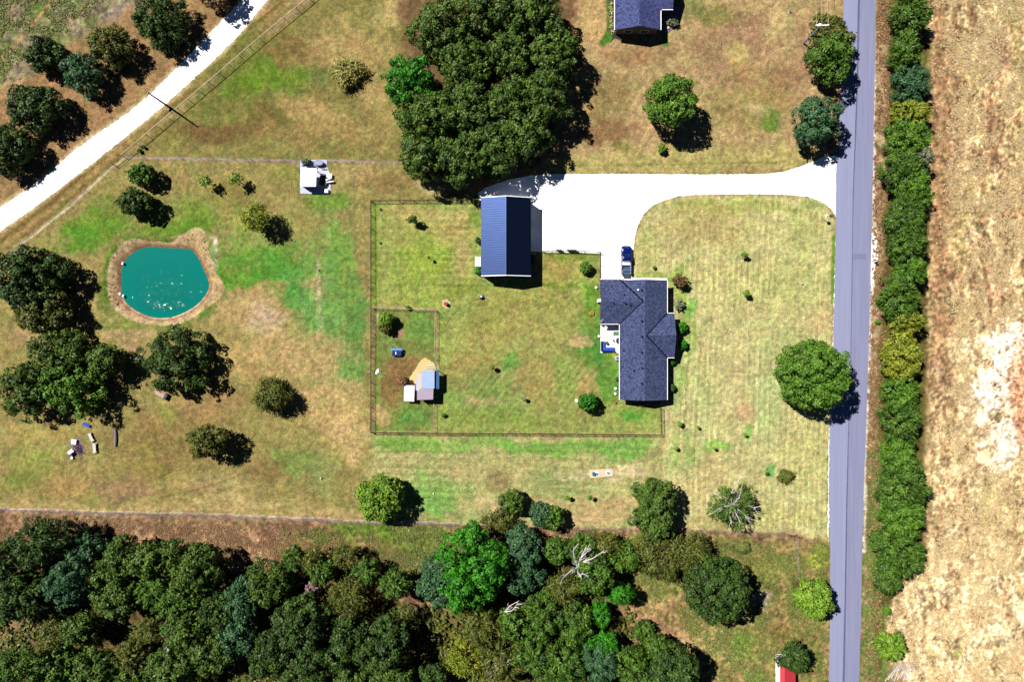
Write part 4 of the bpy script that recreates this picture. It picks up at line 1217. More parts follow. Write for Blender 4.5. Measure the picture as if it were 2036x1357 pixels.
tufts('verge_weeds', 'straw-coloured and green weeds on the verge between road and hedge', [(1745, -20), (1775, -20), (1760, 700), (1750, 1390), (1712, 1390), (1722, 900)], 2600, .13, 'rust', 9, .2, 1.6, .42, 22, wp=6)
tufts('verge_greens', 'green weeds along the lower verge beside the hedge', [(1725, 900), (1760, 900), (1765, 1390), (1712, 1390)], 1500, .15, 'weed', 10, .25, 1.5, .42, 22, wp=8)
tufts('field_weeds', 'grey-green weeds in the north-west field', [(-30, -30), (260, -30), (150, 60), (60, 120), (-30, 180)], 3600, .11, 'weed', 11, .18, 1.4, .45, 30)
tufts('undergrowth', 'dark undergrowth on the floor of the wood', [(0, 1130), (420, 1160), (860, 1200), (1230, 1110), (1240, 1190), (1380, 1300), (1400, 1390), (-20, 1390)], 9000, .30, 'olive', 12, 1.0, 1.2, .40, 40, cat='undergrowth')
tufts('pond_edge_grass', 'rank green grass round the upper rim of the pond', [(205, 530), (225, 490), (262, 468), (345, 472), (385, 445), (410, 450), (430, 520), (455, 570), (440, 600), (400, 628), (440, 570), (400, 465), (350, 478), (262, 480), (222, 520), (224, 590), (250, 640), (205, 600)], 700, .13, 'weed', 13, .2, 1.5, .5, 26, cat='grass')

# ------------------------------------------------------------------ BUILDINGS
def roof_mat(name, c1, c2, rough=.85):
    m, nt, b = new_mat(name); N, L = nt.nodes, nt.links
    tc = N.new('ShaderNodeTexCoord')
    vo = N.new('ShaderNodeTexVoronoi'); vo.inputs['Scale'].default_value = 4.5
    nz = N.new('ShaderNodeTexNoise'); nz.inputs['Scale'].default_value = 1.6; nz.inputs['Detail'].default_value = 5; nz.inputs['Roughness'].default_value = .8
    L.new(tc.outputs['Object'], vo.inputs['Vector']); L.new(tc.outputs['Object'], nz.inputs['Vector'])
    ad = N.new('ShaderNodeMath'); ad.operation = 'ADD'
    sp = N.new('ShaderNodeSeparateColor'); L.new(vo.outputs['Color'], sp.inputs[0])
    L.new(sp.outputs[0], ad.inputs[0]); L.new(nz.outputs['Fac'], ad.inputs[1])
    mr = N.new('ShaderNodeMapRange'); mr.inputs['From Min'].default_value = .55; mr.inputs['From Max'].default_value = 1.45
    L.new(ad.outputs[0], mr.inputs['Value'])
    mx = N.new('ShaderNodeMix'); mx.data_type = 'RGBA'; mx.inputs[6].default_value = A(*c1); mx.inputs[7].default_value = A(*c2)
    L.new(mr.outputs[0], mx.inputs[0]); L.new(mx.outputs[2], b.inputs['Base Color'])
    b.inputs['Roughness'].default_value = rough; b.inputs['Specular IOR Level'].default_value = .2
    bp = N.new('ShaderNodeBump'); bp.inputs['Strength'].default_value = .3; bp.inputs['Distance'].default_value = .02
    L.new(ad.outputs[0], bp.inputs['Height']); L.new(bp.outputs[0], b.inputs['Normal'])
    return m
M_SHIN = roof_mat('slate_blue_shingle', (42, 54, 92), (90, 100, 142))
M_SHIN2 = roof_mat('violet_blue_shingle', (44, 54, 104), (92, 100, 156))
M_TRIM = mat('white_trim', (.75, .74, .72, 1), .5, 0, .05)
M_DARK = mat('dark_flashing', (.003, .003, .010, 1), .9, 0, .2, spec=.05)
M_WALL = mat('buff_brick_wall', (.09, .07, .06, 1), .85, 0, .2, 6, .3, 20)
M_WALLW = mat('white_siding', (.7, .7, .68, 1), .7, 0, .06, 3, .2, 10)
M_GLASS = mat('window_glass', (.03, .04, .05, 1), .08, 0, .1, spec=.8)
M_STEEL = mat('galvanised_steel', (.55, .57, .6, 1), .4, .8, .1, 6)
M_BLACK = mat('black_metal', (.015, .015, .02, 1), .5, .2, .2)
M_WOODP = mat('weathered_wood', (.36, .29, .24, 1), .85, 0, .25, 6, .3, 20)
M_WHITE = mat('white_paint', (.82, .82, .8, 1), .5, 0, .05)
M_BLUE = mat('blue_fabric', A(20, 84, 220), .8, 0, .1, 4)
M_NAVY = mat('navy_fabric', A(12, 22, 78), .8, 0, .15, 4)
M_RED = mat('rusty_red_steel', A(196, 60, 44), .7, .2, .25, 5)
M_TERR = mat('terracotta', A(206, 108, 60), .8, 0, .15, 5)
M_ORNG = mat('orange_wood', A(226, 160, 84), .8, 0, .2, 5)

def gable_window(root, x0, x1, y, z0, z1, face='y', out=1):
    f = MB(); g = MB(); t = .05
    if face == 'y':
        f.box(x0, x1, min(y, y + out * t), max(y, y + out * t), z0, z1)
        g.box(x0 + .08, x1 - .08, min(y + out * t, y + out * (t + .012)), max(y + out * t, y + out * (t + .012)), z0 + .08, z1 - .08)
    else:
        f.box(min(y, y + out * t), max(y, y + out * t), x0, x1, z0, z1)
        g.box(min(y + out * t, y + out * (t + .012)), max(y + out * t, y + out * (t + .012)), x0 + .08, x1 - .08, z0 + .08, z1 - .08)
    w = f.build('window', M_TRIM, root); gg = g.build('pane', M_GLASS); gg.parent = w; gg.matrix_parent_inverse = w.matrix_parent_inverse.copy()
    gg.matrix_parent_inverse = Matrix.Identity(4)
    return w

def vent(root, px, py, h, z, col, r=.13):
    c = P(px, py, z)
    MB().lathe((c[0], c[1], z - .15), [(r, 0), (r, .3), (r * 1.3, .3), (r * 1.3, .36), (r * .3, .42)], 10).build('roof_vent', col, root)

EH = 2.7
hx0, hx1 = P(1232, 0, EH)[0], P(1326.5, 0, EH)[0]
hy0, hy1 = P(0, 796, EH)[1], P(0, 557.5, EH)[1]
wx0 = P(1193, 0, EH)[0]; wy0, wy1 = P(0, 644.5, EH)[1], P(0, 556, EH)[1]
ex1 = P(1341, 0, EH)[0]; ey0, ey1 = P(0, 711.5, EH)[1], P(0, 623.5, EH)[1]
RISE = 1.62; xm = (hx0 + hx1) / 2; sl_ = RISE / (xm - hx0)
house = thing('house', 'ranch house with slate-blue shingle roof and two side wings beside the patio', 'house', ((hx0 + hx1) / 2, (hy0 + hy1) / 2, 0))
ZE = EH
def zmain(x): return ZE + (min(x - hx0, hx1 - x)) * sl_
m = MB(); th = .12
m.slab([(hx0, hy0, ZE), (xm, hy0, ZE + RISE), (xm, hy1, ZE + RISE), (hx0, hy1, ZE)], th)
m.slab([(xm + .0, hy0, ZE + RISE), (hx1, hy0, ZE), (hx1, hy1, ZE), (xm + .0, hy1, ZE + RISE)], th)
e = .006
wm_ = (wy0 + wy1) / 2; wr = (wy1 - wy0) / 2 * sl_
m.slab([(wx0, wy0, ZE + e), (hx0, wy0, ZE + e), (hx0 + (wm_ - wy0), wm_, ZE + wr + e), (wx0, wm_, ZE + wr + e)], th)
m.slab([(wx0, wm_, ZE + wr + e), (hx0 + (wm_ - wy0), wm_, ZE + wr + e), (hx0, wy1, ZE + e), (wx0, wy1, ZE + e)], th)
em = (ey0 + ey1) / 2; er = (ey1 - ey0) / 2 * sl_
m.slab([(hx1, ey0, ZE + e), (ex1, ey0, ZE + e), (ex1, em, ZE + er + e), (hx1 - (em - ey0), em, ZE + er + e)], th)
m.slab([(hx1 - (em - ey0), em, ZE + er + e), (ex1, em, ZE + er + e), (ex1, ey1, ZE + e), (hx1, ey1, ZE + e)], th)
roof = m.build('roof', M_SHIN, house)
def bar(mb, a, b_, r=.04): mb.tube([a, b_], r, 4)
v = MB()
bar(v, (hx0, wy1, ZE + .03), (hx0 + (wm_ - wy0), wm_, ZE + wr + .03), .14)
bar(v, (hx0, wy0, ZE + .03), (hx0 + (wm_ - wy0), wm_, ZE + wr + .03), .09)
bar(v, (hx1, ey1, ZE + .03), (hx1 - (em - ey0), em, ZE + er + .03), .11)
bar(v, (hx1, ey0, ZE + .03), (hx1 - (em - ey0), em, ZE + er + .03), .11)
v.build('valley_flashing', M_DARK, house)
g = MB()
for x0, x1, y0, y1 in ((hx0 - .10, hx0 - .004, hy0, wy0 - .11), (hx1 + .004, hx1 + .10, hy0, ey0 - .11), (hx1 + .004, hx1 + .10, ey1 + .11, hy1), (wx0, hx0 - .2, wy0 - .10, wy0 - .004), (wx0, hx0, wy1 + .004, wy1 + .1), (hx1 + .1, ex1, ey0 - .1, ey0 - .004), (hx1 + .1, ex1, ey1 + .004, ey1 + .1)):
    g.box(x0, x1, y0, y1, ZE - .14, ZE + .02)
g.build('gutter', M_TRIM, house)
# walls
ov = .45
w = MB()
def gwall(mb, x0, x1, y0, y1, axis_, rise_, zt):
    if axis_ == 'y':
        xm_ = (x0 + x1) / 2
        pts = [(x0, 0), (x1, 0), (x1, zt), (xm_, zt + rise_), (x0, zt)]
        mb.add([(p[0], y0, p[1]) for p in pts] + [(p[0], y1, p[1]) for p in pts], [(0, 1, 2, 3, 4), (9, 8, 7, 6, 5), (0, 5, 6, 1), (1, 6, 7, 2), (2, 7, 8, 3), (3, 8, 9, 4), (4, 9, 5, 0)])
    else:
        ym_ = (y0 + y1) / 2
        pts = [(y0, 0), (y1, 0), (y1, zt), (ym_, zt + rise_), (y0, zt)]
        mb.add([(x0, p[0], p[1]) for p in pts] + [(x1, p[0], p[1]) for p in pts], [(4, 3, 2, 1, 0), (5, 6, 7, 8, 9), (1, 6, 5, 0), (2, 7, 6, 1), (3, 8, 7, 2), (4, 9, 8, 3), (0, 5, 9, 4)])
gwall(w, hx0 + ov, hx1 - ov, hy0 + .3, hy1 - .3, 'y', (xm - hx0 - ov) * sl_, ZE - th - .01 + ov * sl_ - .02)
gwall(w, wx0 + .3, hx0 + ov + .1, wy0 + ov, wy1 - ov, 'x', ((wy1 - wy0) / 2 - ov) * sl_, ZE - th - .01 + ov * sl_ - .03)
gwall(w, hx1 - ov - .1, ex1 - .3, ey0 + ov, ey1 - ov, 'x', ((ey1 - ey0) / 2 - ov) * sl_, ZE - th - .01 + ov * sl_ - .03)
w.build('wall', M_WALL, house)
for y in (hy0 + 2.2, hy0 + 5.0, ey1 + 1.8): gable_window(house, y, y + 1.4, hx1 - ov, .9, 2.1, 'x', 1)
for y in (hy0 + 1.5, hy0 + 4.5, hy0 + 7.8): gable_window(house, y, y + 1.2, hx0 + ov, .9, 2.1, 'x', -1)
gable_window(house, hx0 + 3.4, hx0 + 5.0, hy0 + .3, .9, 2.1, 'y', -1)
for y in (ey0 + 1.2, ey0 + 5.2): gable_window(house, y, y + 1.6, ex1 - .3, .9, 2.1, 'x', 1)
d = MB().box(hx1 - ov, hx1 - ov + .06, ey0 - 1.9, ey0 - .9, .05, 2.1).build('door', M_DARK, house)
MB().box(wx0 + 1.2, wx0 + 4.0, wy1 - ov, wy1 - ov + .06, .05, 2.2).build('garage_door', M_TRIM, house)
MB().box(hx0 + ov - .06, hx0 + ov, wy0 - 3.4, wy0 - 1.6, .12, 2.1).build('patio_door', M_GLASS, house)
for y in (577, 639, 670, 701, 732, 763):
    vent(house, 1276, y, 0, ZE + RISE + .0, M_DARK, .13)
vent(house, 1268.5, 577, 0, ZE + 1.4, M_WHITE, .13)
for x, y in ((1220, 604), (1244, 604.5), (1253, 608), (1241, 587), (1239.5, 698), (1260, 737)):
    c = P(x, y, ZE + .7)
    zz = (zmain(c[0]) if y > 650 else ZE + (min(c[1] - wy0, wy1 - c[1])) * sl_)
    vent(house, x, y, 0, zz + .05, M_DARK, .12)
# satellite dish on the wing roof
c = P(1195.5, 638, 3.3)
ds = thing('satellite_dish', 'pale satellite dish on the corner of the house roof above the patio', 'satellite dish', (c[0], c[1], 2.75))
md = MB(); md.tube([(0, 0, 0), (0, 0, .4)], .03, 6); o = md.build('mast', M_STEEL); o.parent = ds
md = MB(); md.lathe((0, 0, 0), [(.03, 0), (.2, .03), (.33, .10), (.34, .11), (.2, .05)], 16); o = md.build('dish', M_STEEL); o.parent = ds; o.location = (0, 0, .4); o.rotation_euler = (.7, -.5, 0)
md = MB(); md.tube([(0, 0, .4), (.3, .25, .62), (.32, .3, .8)], .025, 5); o = md.build('feed_arm', M_WHITE); o.parent = ds

# barn
BH = 3.6
bx0, bx1 = P(956.5, 0, BH)[0], P(1055.5, 0, BH)[0]
by0, by1 = P(0, 548.5, BH)[1], P(0, 393.5, BH)[1]
bm_ = P(1006.5, 0, BH + 1.5)[0]; BR = 1.5
barn = thing('barn', 'long metal barn with blue ribbed roof, bright on one slope and navy on the other', 'barn', ((bx0 + bx1) / 2, (by0 + by1) / 2, 0))
def metal_roof(name, c, rough):
    mm = mat(name, c, rough, .85, .10, .5, 0, 20, .5, (1, 6, 1)); return mm
M_ROOFM = metal_roof('blue_ribbed_metal', A(34, 52, 92), .42)
def ribbed(mb, xa, za, xb, zb, y0, y1, rib=.45, rh=.055):
    n = int((y1 - y0) / rib); rib = (y1 - y0) / n
    prof = []
    for k in range(n):
        y = y0 + k * rib
        prof += [(y, 0), (y + rib * .74, 0), (y + rib * .80, rh), (y + rib * .94, rh)]
    prof.append((y1, 0))
    vs = []; fs = []
    for y, h in prof: vs += [(xa, y, za + h), (xb, y, zb + h), (xa, y, za - .06), (xb, y, zb - .06)]
    for k in range(len(prof) - 1):
        a = 4 * k
        up = (a, a + 1, a + 5, a + 4); dn = (a + 2, a + 6, a + 7, a + 3)
        fs += [up, dn, (a, a + 4, a + 6, a + 2), (a + 1, a + 3, a + 7, a + 5)]
    fs += [(0, 2, 3, 1), tuple(4 * (len(prof) - 1) + i for i in (0, 1, 3, 2))]
    mb.add(vs, fs)
m = MB(); ribbed(m, bx0, BH, bm_, BH + BR, by0, by1); ribbed(m, bm_, BH + BR, bx1, BH, by0, by1)
m.build('roof', M_ROOFM, barn)
m = MB(); m.slab([(bm_ - .22, by0, BH + BR + .02), (bm_, by0, BH + BR + .09), (bm_, by1, BH + BR + .09), (bm_ - .22, by1, BH + BR + .02)], .02)
m.slab([(bm_, by0, BH + BR + .09), (bm_ + .22, by0, BH + BR + .02), (bm_ + .22, by1, BH + BR + .02), (bm_, by1, BH + BR + .09)], .02)
m.build('ridge_cap', M_ROOFM, barn)
m = MB()
for y0_, y1_ in ((by0 - .12, by0 - .004), (by1 + .004, by1 + .12)):
    m.slab([(bx0, y0_, BH + .05), (bm_ - .0, y0_, BH + BR + .05), (bm_ - .0, y1_, BH + BR + .05), (bx0, y1_, BH + .05)], .18)
    m.slab([(bm_, y0_, BH + BR + .05), (bx1, y0_, BH + .05), (bx1, y1_, BH + .05), (bm_, y1_, BH + BR + .05)], .18)
m.build('fascia', M_WHITE, barn)
m = MB(); gwall(m, bx0 + .15, bx1 - .15, by0 + .12, by1 - .12, 'y', BR - .05, BH - .08); m.build('wall', mat('blue_grey_siding', (.16, .2, .3, 1), .6, .3, .08, 4, .2, 8), barn)
for k in range(3):
    MB().box(bx1 - .15, bx1 - .09, by1 - 3.9 - k * 4.2, by1 - .9 - k * 4.2, .02, 2.8).build('roll_up_door', M_WALLW, barn)
MB().box(bx0 + .4, bx0 + 1.35, by0 + .06, by0 + .12, .02, 2.1).build('door', M_TRIM, barn)
c = P(950.5, 521, .5)
o = MB().box(c[0] - .55, c[0] + .55, c[1] - .95, c[1] + .95, 0, .9).build('storage_box', M_WHITE, None, bevel=.05); tag(o, 'white storage box against the west wall of the barn', 'box')
g_ = P(1059, 544, 0.3); m = MB()
m.tube([(g_[0] + .5 * math.cos(a), g_[1] + .5 * math.sin(a), .12) for a in np.linspace(-2.2, 2.2, 14)], .07, 6)
tag(m.build('garden_hose', M_BLUE), 'curled blue hose at the south-east corner of the barn', 'hose')
g_ = P(1059, 516, 0.3); tag(MB().box(g_[0] - .3, g_[0] + .25, g_[1] - .9, g_[1] + .9, 0, .8).build('storage_bench', M_NAVY, bevel=.04), 'dark blue bench box in the shade of the barn east wall', 'bench')

# second house, cut by the top edge
E2 = 2.9
ax0, ax1 = P(1222.5, 0, E2)[0], P(1313.5, 0, E2)[0]; ay0 = P(0, 59, E2)[1]; ay1 = P(0, -70, E2)[1]
R2 = 1.75; am_ = (ax0 + ax1) / 2; s2 = R2 / (am_ - ax0)
h2 = thing('neighbour_house', 'second house with violet-blue shingle roof cut by the top edge', 'house', (am_, ay0 + 4, 0))
m = MB()
m.slab([(ax0, ay0, E2), (am_, ay0, E2 + R2), (am_, ay1, E2 + R2), (ax0, ay1, E2)], .14)
m.slab([(am_, ay0, E2 + R2), (ax1, ay0, E2), (ax1, ay1, E2), (am_, ay1, E2 + R2)], .14)
cx0 = am_ + 1.0; cx1 = P(1338, 0, 3.1)[0]; cy0 = P(0, 18.5, 3.1)[1]; cy1 = ay1; cr = (cy1 - cy0) * .5 * .36
cm = (cy0 + cy1) / 2
zc = E2 + .25
m.slab([(cx0, cy0, zc), (cx1, cy0, zc), (cx1, cm, zc + cr), (cx0, cm, zc + cr)], .14)
m.slab([(cx0, cm, zc + cr), (cx1, cm, zc + cr), (cx1, cy1, zc), (cx0, cy1, zc)], .14)
m.build('roof', M_SHIN2, h2)
g = MB(); g.box(ax0 - .13, ax0 - .004, ay0, ay1, E2 - .14, E2 + .03); g.box(ax1 + .004, ax1 + .13, ay0, cy0 - .1, E2 - .14, E2 + .03); g.box(ax1 + .2, cx1, cy0 - .11, cy0 - .004, zc - .14, zc + .03)
g.build('gutter', M_TRIM, h2)
w = MB(); gwall(w, ax0 + .45, ax1 - .45, ay0 + .3, ay1, 'y', (am_ - ax0 - .45) * s2, E2 - .02); w.box(am_, cx1 - .4, cy0 + .4, cy1 - .4, 0, zc - .03)
w.build('wall', M_WALL, h2)
gable_window(h2, ax0 + 2.0, ax0 + 3.6, ay0 + .3, .9, 2.1, 'y', -1); gable_window(h2, ax0 + 5.2, ax0 + 6.8, ay0 + .3, .9, 2.1, 'y', -1)
vent(h2, 1227, 11, 0, E2 + .22, M_DARK, .08)
m = MB(); q = P(1222, 60, E2); m.tube([(q[0], q[1], E2 - .1), (q[0] + .3, q[1] + .25, E2 - .5), (q[0] + .3, q[1] + .25, .2), (q[0] - .1, q[1] - .6, .08), (q[0] - .5, q[1] - 1.1, .06)], .06, 6)
m.build('downspout', M_BLACK, h2)
M_MULCH = mat('dark_mulch', (.035, .028, .034, 1), .95, 0, .4, 8, .5, 20)
bed = MB(); pl = [P(x, y)[:2] for x, y in ((1211, -60), (1210, 40), (1212, 62), (1222, 76), (1234, 78), (1236, 60), (1226, 56), (1226, -60))]
bed.prism(list(reversed(pl)), 0, .08); struct(bed.build('flower_bed', M_MULCH))
bed = MB(); pl = [P(x, y)[:2] for x, y in ((1312, 20), (1354, 12), (1350, 36), (1344, 52), (1332, 62), (1312, 66))]
bed.prism(list(reversed(pl)), 0, .09); struct(bed.build('shrub_bed', mat('violet_mulch', (.11, .09, .14, 1), .95, 0, .3, 8)))
M_YEL = leaf_mat('yellow_petals', (196, 176, 60), (240, 226, 130))
rs = np.random.RandomState(3)
ORD = ['topmost', 'second', 'third', 'fourth', 'fifth', 'sixth', 'seventh']
for k, (x, y) in enumerate(((1215.5, 6), (1215, 16), (1215.5, 24), (1214, 35), (1215, 43), (1215.5, 50), (1216.5, 63))):
    c = P(x, y, .3); root = thing('flower_plant', ORD[k] + ' yellow flowering plant in the mulch bed left of the second house', 'plant', (c[0], c[1], 0), 'yellow plants in the mulch bed')
    cc = np.stack([rs.normal(size=14) * .22, rs.normal(size=14) * .24, rs.uniform(.2, .45, 14)], -1)
    v_ = leaf_cloud(rs, cc, rs.normal(size=(14, 3)) * .3 + [0, 0, 1], np.full(14, .13), 1.2, cc, 0)
    np_mesh('blossom', v_, np.arange(56).reshape(-1, 4), M_YEL, np.repeat(rs.rand(14), 4), 'v', root)
    cc = np.stack([rs.normal(size=16) * .2, rs.normal(size=16) * .2, rs.uniform(.1, .25, 16)], -1)
    v_ = leaf_cloud(rs, cc, rs.normal(size=(16, 3)) * .3 + [0, 0, 1], np.full(16, .12), 1.4, cc, 0)
    np_mesh('foliage', v_, np.arange(64).reshape(-1, 4), LM['weed'], np.repeat(rs.rand(16), 4), 'v', root)
c = P(1329, 55, .2); o = MB().lathe((c[0], c[1], 0), [(.25, 0), (.34, .15), (.28, .32), (.1, .4)], 8).build('garden_stone', mat('pale_stone', A(245, 200, 150), .9, 0, .2, 5)); tag(o, 'pale stone in the shrub bed of the second house', 'stone')

# red roofed shed at the bottom edge
z = 2.6; rx0 = P(1551, 0, z)[0]; rx1 = P(1583, 0, z)[0]; ry1 = P(0, 1312, z)[1]; ry0 = ry1 - 7
rt = thing('red_shed', 'small shed with a red metal roof at the bottom edge under the cedar', 'shed', ((rx0 + rx1) / 2, ry1 - 3, 0))
M_REDR = mat('red_metal_roof', A(226, 66, 78), .5, .1, .08, 1, 0, 20, .4, (6, 1, 1))
m = MB(); xr = rx0 + .7
m.slab([(rx0, ry0, z), (xr, ry0, z + .5), (xr, ry1, z + .5), (rx0, ry1, z)], .06)
m.slab([(xr, ry0, z + .5), (rx1, ry0, z - .3), (rx1, ry1, z - .3), (xr, ry1, z + .5)], .06); m.build('roof', M_REDR, rt)
m = MB()
for k in range(5):
    x = lerp(xr, rx1, (k + .5) / 5); zz = lerp(z + .5, z - .3, (k + .5) / 5); m.box(x - .025, x + .025, ry0 + .02, ry1 - .02, zz, zz + .05)
m.build('roof_rib', M_REDR, rt)
m = MB().box(rx0 + .1, rx1 - .1, ry0 + .2, ry1 - .2, 0, z - .42); m.build('wall', M_WALLW, rt)

# pump shed
sx = lambda x, h=0: P(x, 0, h)[0]
sy = lambda y, h=0: P(0, y, h)[1]
struct(MB().prism([P(x, y)[:2] for x, y in reversed([(597, 318), (650, 318), (651, 333), (656, 345), (658, 358), (657, 387), (597, 385)])], -.05, .08).build('shed_slab', mat('grey_violet_slab', A(214, 218, 246), .85, 0, .12, 2, .2, 20)))
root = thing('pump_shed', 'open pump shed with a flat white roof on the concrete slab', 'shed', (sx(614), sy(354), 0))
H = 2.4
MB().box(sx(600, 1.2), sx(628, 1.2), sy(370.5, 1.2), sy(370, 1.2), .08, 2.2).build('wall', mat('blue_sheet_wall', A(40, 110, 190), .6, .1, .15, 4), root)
MB().slab([(sx(597.5, H), sy(371, H), H), (sx(628, H), sy(371, H), H), (sx(630, H), sy(335, H), H + .25), (sx(600, H), sy(335, H), H + .25)], .1).build('roof', M_WHITE, root)
for x, y in ((600, 368), (626, 368), (602, 338), (627, 338)):
    c = P(x, y, 1.2); MB().box(c[0] - .06, c[0] + .06, c[1] - .06, c[1] + .06, .08, H - .12 + (.22 if y < 350 else 0)).build('post', M_STEEL, root)
c = P(612, 348, 1); MB().box(c[0] - .5, c[0] + .5, c[1] - .1, c[1] + .7, .08, 1.3).build('pump_housing', M_NAVY, root)
c = P(634, 325, .5); tk = thing('stock_tank', 'grey oval covered stock tank on the upper edge of the slab', 'tank', (c[0], c[1], .08))
def oval(a, b_, n=28): return [(math.copysign(abs(math.cos(t)) ** .8, math.cos(t)) * a, math.copysign(abs(math.sin(t)) ** .9, math.sin(t)) * b_) for t in np.linspace(0, 2 * math.pi, n, endpoint=False)]
o = MB().prism(oval(.95, .52), 0, .8).build('tank_body', mat('grey_plastic', A(74, 78, 124), .5, 0, .06)); o.parent = tk
o = MB().prism(oval(.84, .42), .8, .84).build('lid', mat('lavender_lid', A(140, 146, 190), .5, 0, .06)); o.parent = tk
for x, y, w_, d_, ang, mm, lb, nm in ((608, 328, 1.5, .28, .12, M_BLUE, 'blue pipe lying at the upper left of the pump shed slab', 'pipe'), (623, 332, .9, .3, 0, M_NAVY, 'dark blue box between the pipe and the stock tank', 'box'),
                      (654, 350, 1.2, .9, -.2, M_WHITE, 'white metal panel leaning at the right of the pump shed', 'panel'), (655, 362, 1.7, .22, .15, M_WHITE, 'lower white beam sticking out right of the pump shed', 'beam'),
                      (652, 357, 1.5, .16, .35, M_STEEL, 'thin grey beam right of the pump shed', 'beam'), (649, 380, .7, .7, 0, M_WHITE, 'small white cabinet at the lower right corner of the slab', 'cabinet'),
                      (643, 357, 1.5, 2.2, -.15, M_BLACK, 'black machine beside the pump shed roof', 'machine'), (645, 337, 1.0, .12, 0, M_NAVY, 'thin dark bar above the black machine', 'bar')):
    h = .5 if nm not in ('pipe', 'bar') else .2
    c = P(x, y, h); rt_ = thing({'panel': 'sheet_metal', 'beam': 'steel_beam', 'bar': 'steel_bar', 'cabinet': 'pump_cabinet', 'machine': 'yard_machine', 'box': 'storage_box', 'pipe': 'blue_pipe'}[nm], lb, nm, (c[0], c[1], .08))
    mb = MB(); mb.cbox((0, 0, h * .5 + .04), (w_, d_, h), ang); o = mb.build('casing', mm, None, bevel=.04); o.parent = rt_
    mb = MB(); mb.cbox((0, 0, h + .05), (w_ * .7, d_ * .6, .05), ang); o = mb.build('top_plate', mm, None); o.parent = rt_

# poultry house
root = thing('poultry_house', 'patchwork poultry house with pale blue and pinkish metal roof sheets in the run', 'poultry house', (sx(850), sy(766), 0))
M_PB = mat('pale_blue_sheet', A(166, 190, 232), .5, .3, .08, 1, 0, 20, .4, (1, 5, 1)); M_PK = mat('pinkish_sheet', A(176, 160, 184), .6, .2, .1, 1, 0, 20, .4, (1, 5, 1)); M_B2 = mat('blue_sheet', A(96, 150, 214), .5, .3, .08, 1)
H = 2.5
MB().slab([(sx(838, H), sy(773, H), H), (sx(864, H), sy(773, H), H + .15), (sx(864, H), sy(737, H), H + .15), (sx(838, H), sy(737, H), H)], .06).build('roof_sheet', M_PB, root)
o = MB().slab([(sx(829, H), sy(796, H), H - .05), (sx(861, H), sy(795, H), H + .1), (sx(862, H), sy(772, H), H + .08), (sx(838, H), sy(772, H), H - .04), (sx(829, H), sy(779, H), H - .05)], .05).build('roof_sheet', M_PK, root); o['label'] = 'pinkish roof sheet'
MB().slab([(sx(826.5, 2.3), sy(777, 2.3), 2.2), (sx(837, 2.3), sy(777, 2.3), 2.3), (sx(837, 2.3), sy(752, 2.3), 2.3), (sx(826.5, 2.3), sy(752, 2.3), 2.2)], .05).build('roof_sheet', M_PB, root)
o = MB().slab([(sx(864.8, 2.2), sy(774, 2.2), 2.3), (sx(873, 2.2), sy(774, 2.2), 2.0), (sx(873, 2.2), sy(737, 2.2), 2.0), (sx(864.8, 2.2), sy(737, 2.2), 2.3)], .05).build('lean_to_roof', M_B2, root)
MB().box(sx(831, 1), sx(860, 1), sy(792, 1), sy(741, 1), 0, 2.36).build('wall', M_WOODP, root)
for x, y in ((872, 739), (872, 772), (840, 738), (866, 790), (842, 800)):
    c = P(x, y, 1); MB().box(c[0] - .05, c[0] + .05, c[1] - .05, c[1] + .05, 0, 2.0).build('post', M_WOODP, root)
root = thing('hutch', 'low hutch with a white sheet roof left of the poultry house', 'hutch', (sx(813), sy(783), 0))
MB().slab([(sx(803, 1.5), sy(798, 1.5), 1.4), (sx(823, 1.5), sy(799, 1.5), 1.5), (sx(824, 1.5), sy(767, 1.5), 1.55), (sx(804, 1.5), sy(767, 1.5), 1.45)], .06).build('roof', M_WHITE, root)
MB().box(sx(805, 1), sx(821, 1), sy(796, 1), sy(770, 1), 0, 1.36).build('wall', M_WOODP, root)
sand = struct(sheet('sand_patch', [(845, 711), (862, 722), (866, 736), (840, 740), (834, 752), (826, 765), (812, 766), (814, 752), (824, 738), (832, 722)], .010, mat('pale_sand', A(238, 206, 140), .95, 0, .15, 3, .3, 12), 1.2, 3, 21))
for k, (x, y, w_, d_, a) in enumerate(((855, 729, 2.0, .14, 0), (856, 733, 2.1, .14, .02), (832, 748, .12, 1.6, .05), (836, 750, .12, 1.6, 0))):
    c = P(x, y, .15); mb = MB(); mb.cbox((c[0], c[1], .16), (w_, d_, .1), a); mb.cbox((c[0] + (.0 if w_ > 1 else .16), c[1] + (.16 if w_ > 1 else 0), .1), (w_, d_, .08), a + .03)
    tag(mb.build('timber', mat('pale_timber', A(240, 226, 190), .8, 0, .1)), ('upper timber lying above the poultry house', 'lower timber lying above the poultry house', 'left upright timber on the sand by the poultry house', 'right timber on the sand touching the poultry house')[k], 'timber', 'timbers around the poultry house')
for k, (x, y, dx, dy, L_) in enumerate(((806, 762, 1, -.75, 1.6), (809, 765, 1, -.8, 1.5), (828, 780, 1, -.8, 1.0), (806, 782, 1, -.6, .9))):
    pass
root = thing('chicken_tractor', 'small dark-blue ark coop with a pale strip in the poultry run', 'coop', (sx(789), sy(702), 0))
H = .9
MB().slab([(sx(777.5, H), sy(697.5, H), .95), (sx(800.5, H), sy(697.5, H), .95), (sx(798, H), sy(693, H), .75), (sx(777, H), sy(693, H), .75)], .05).build('roof_flap', M_B2, root)
MB().slab([(sx(779, H), sy(708.5, H), .7), (sx(797, H), sy(708.5, H), .7), (sx(799, H), sy(698, H), .97), (sx(780, H), sy(698, H), .97)], .05).build('roof', mat('navy_sheet', A(20, 66, 142), .5, .2, .08), root)
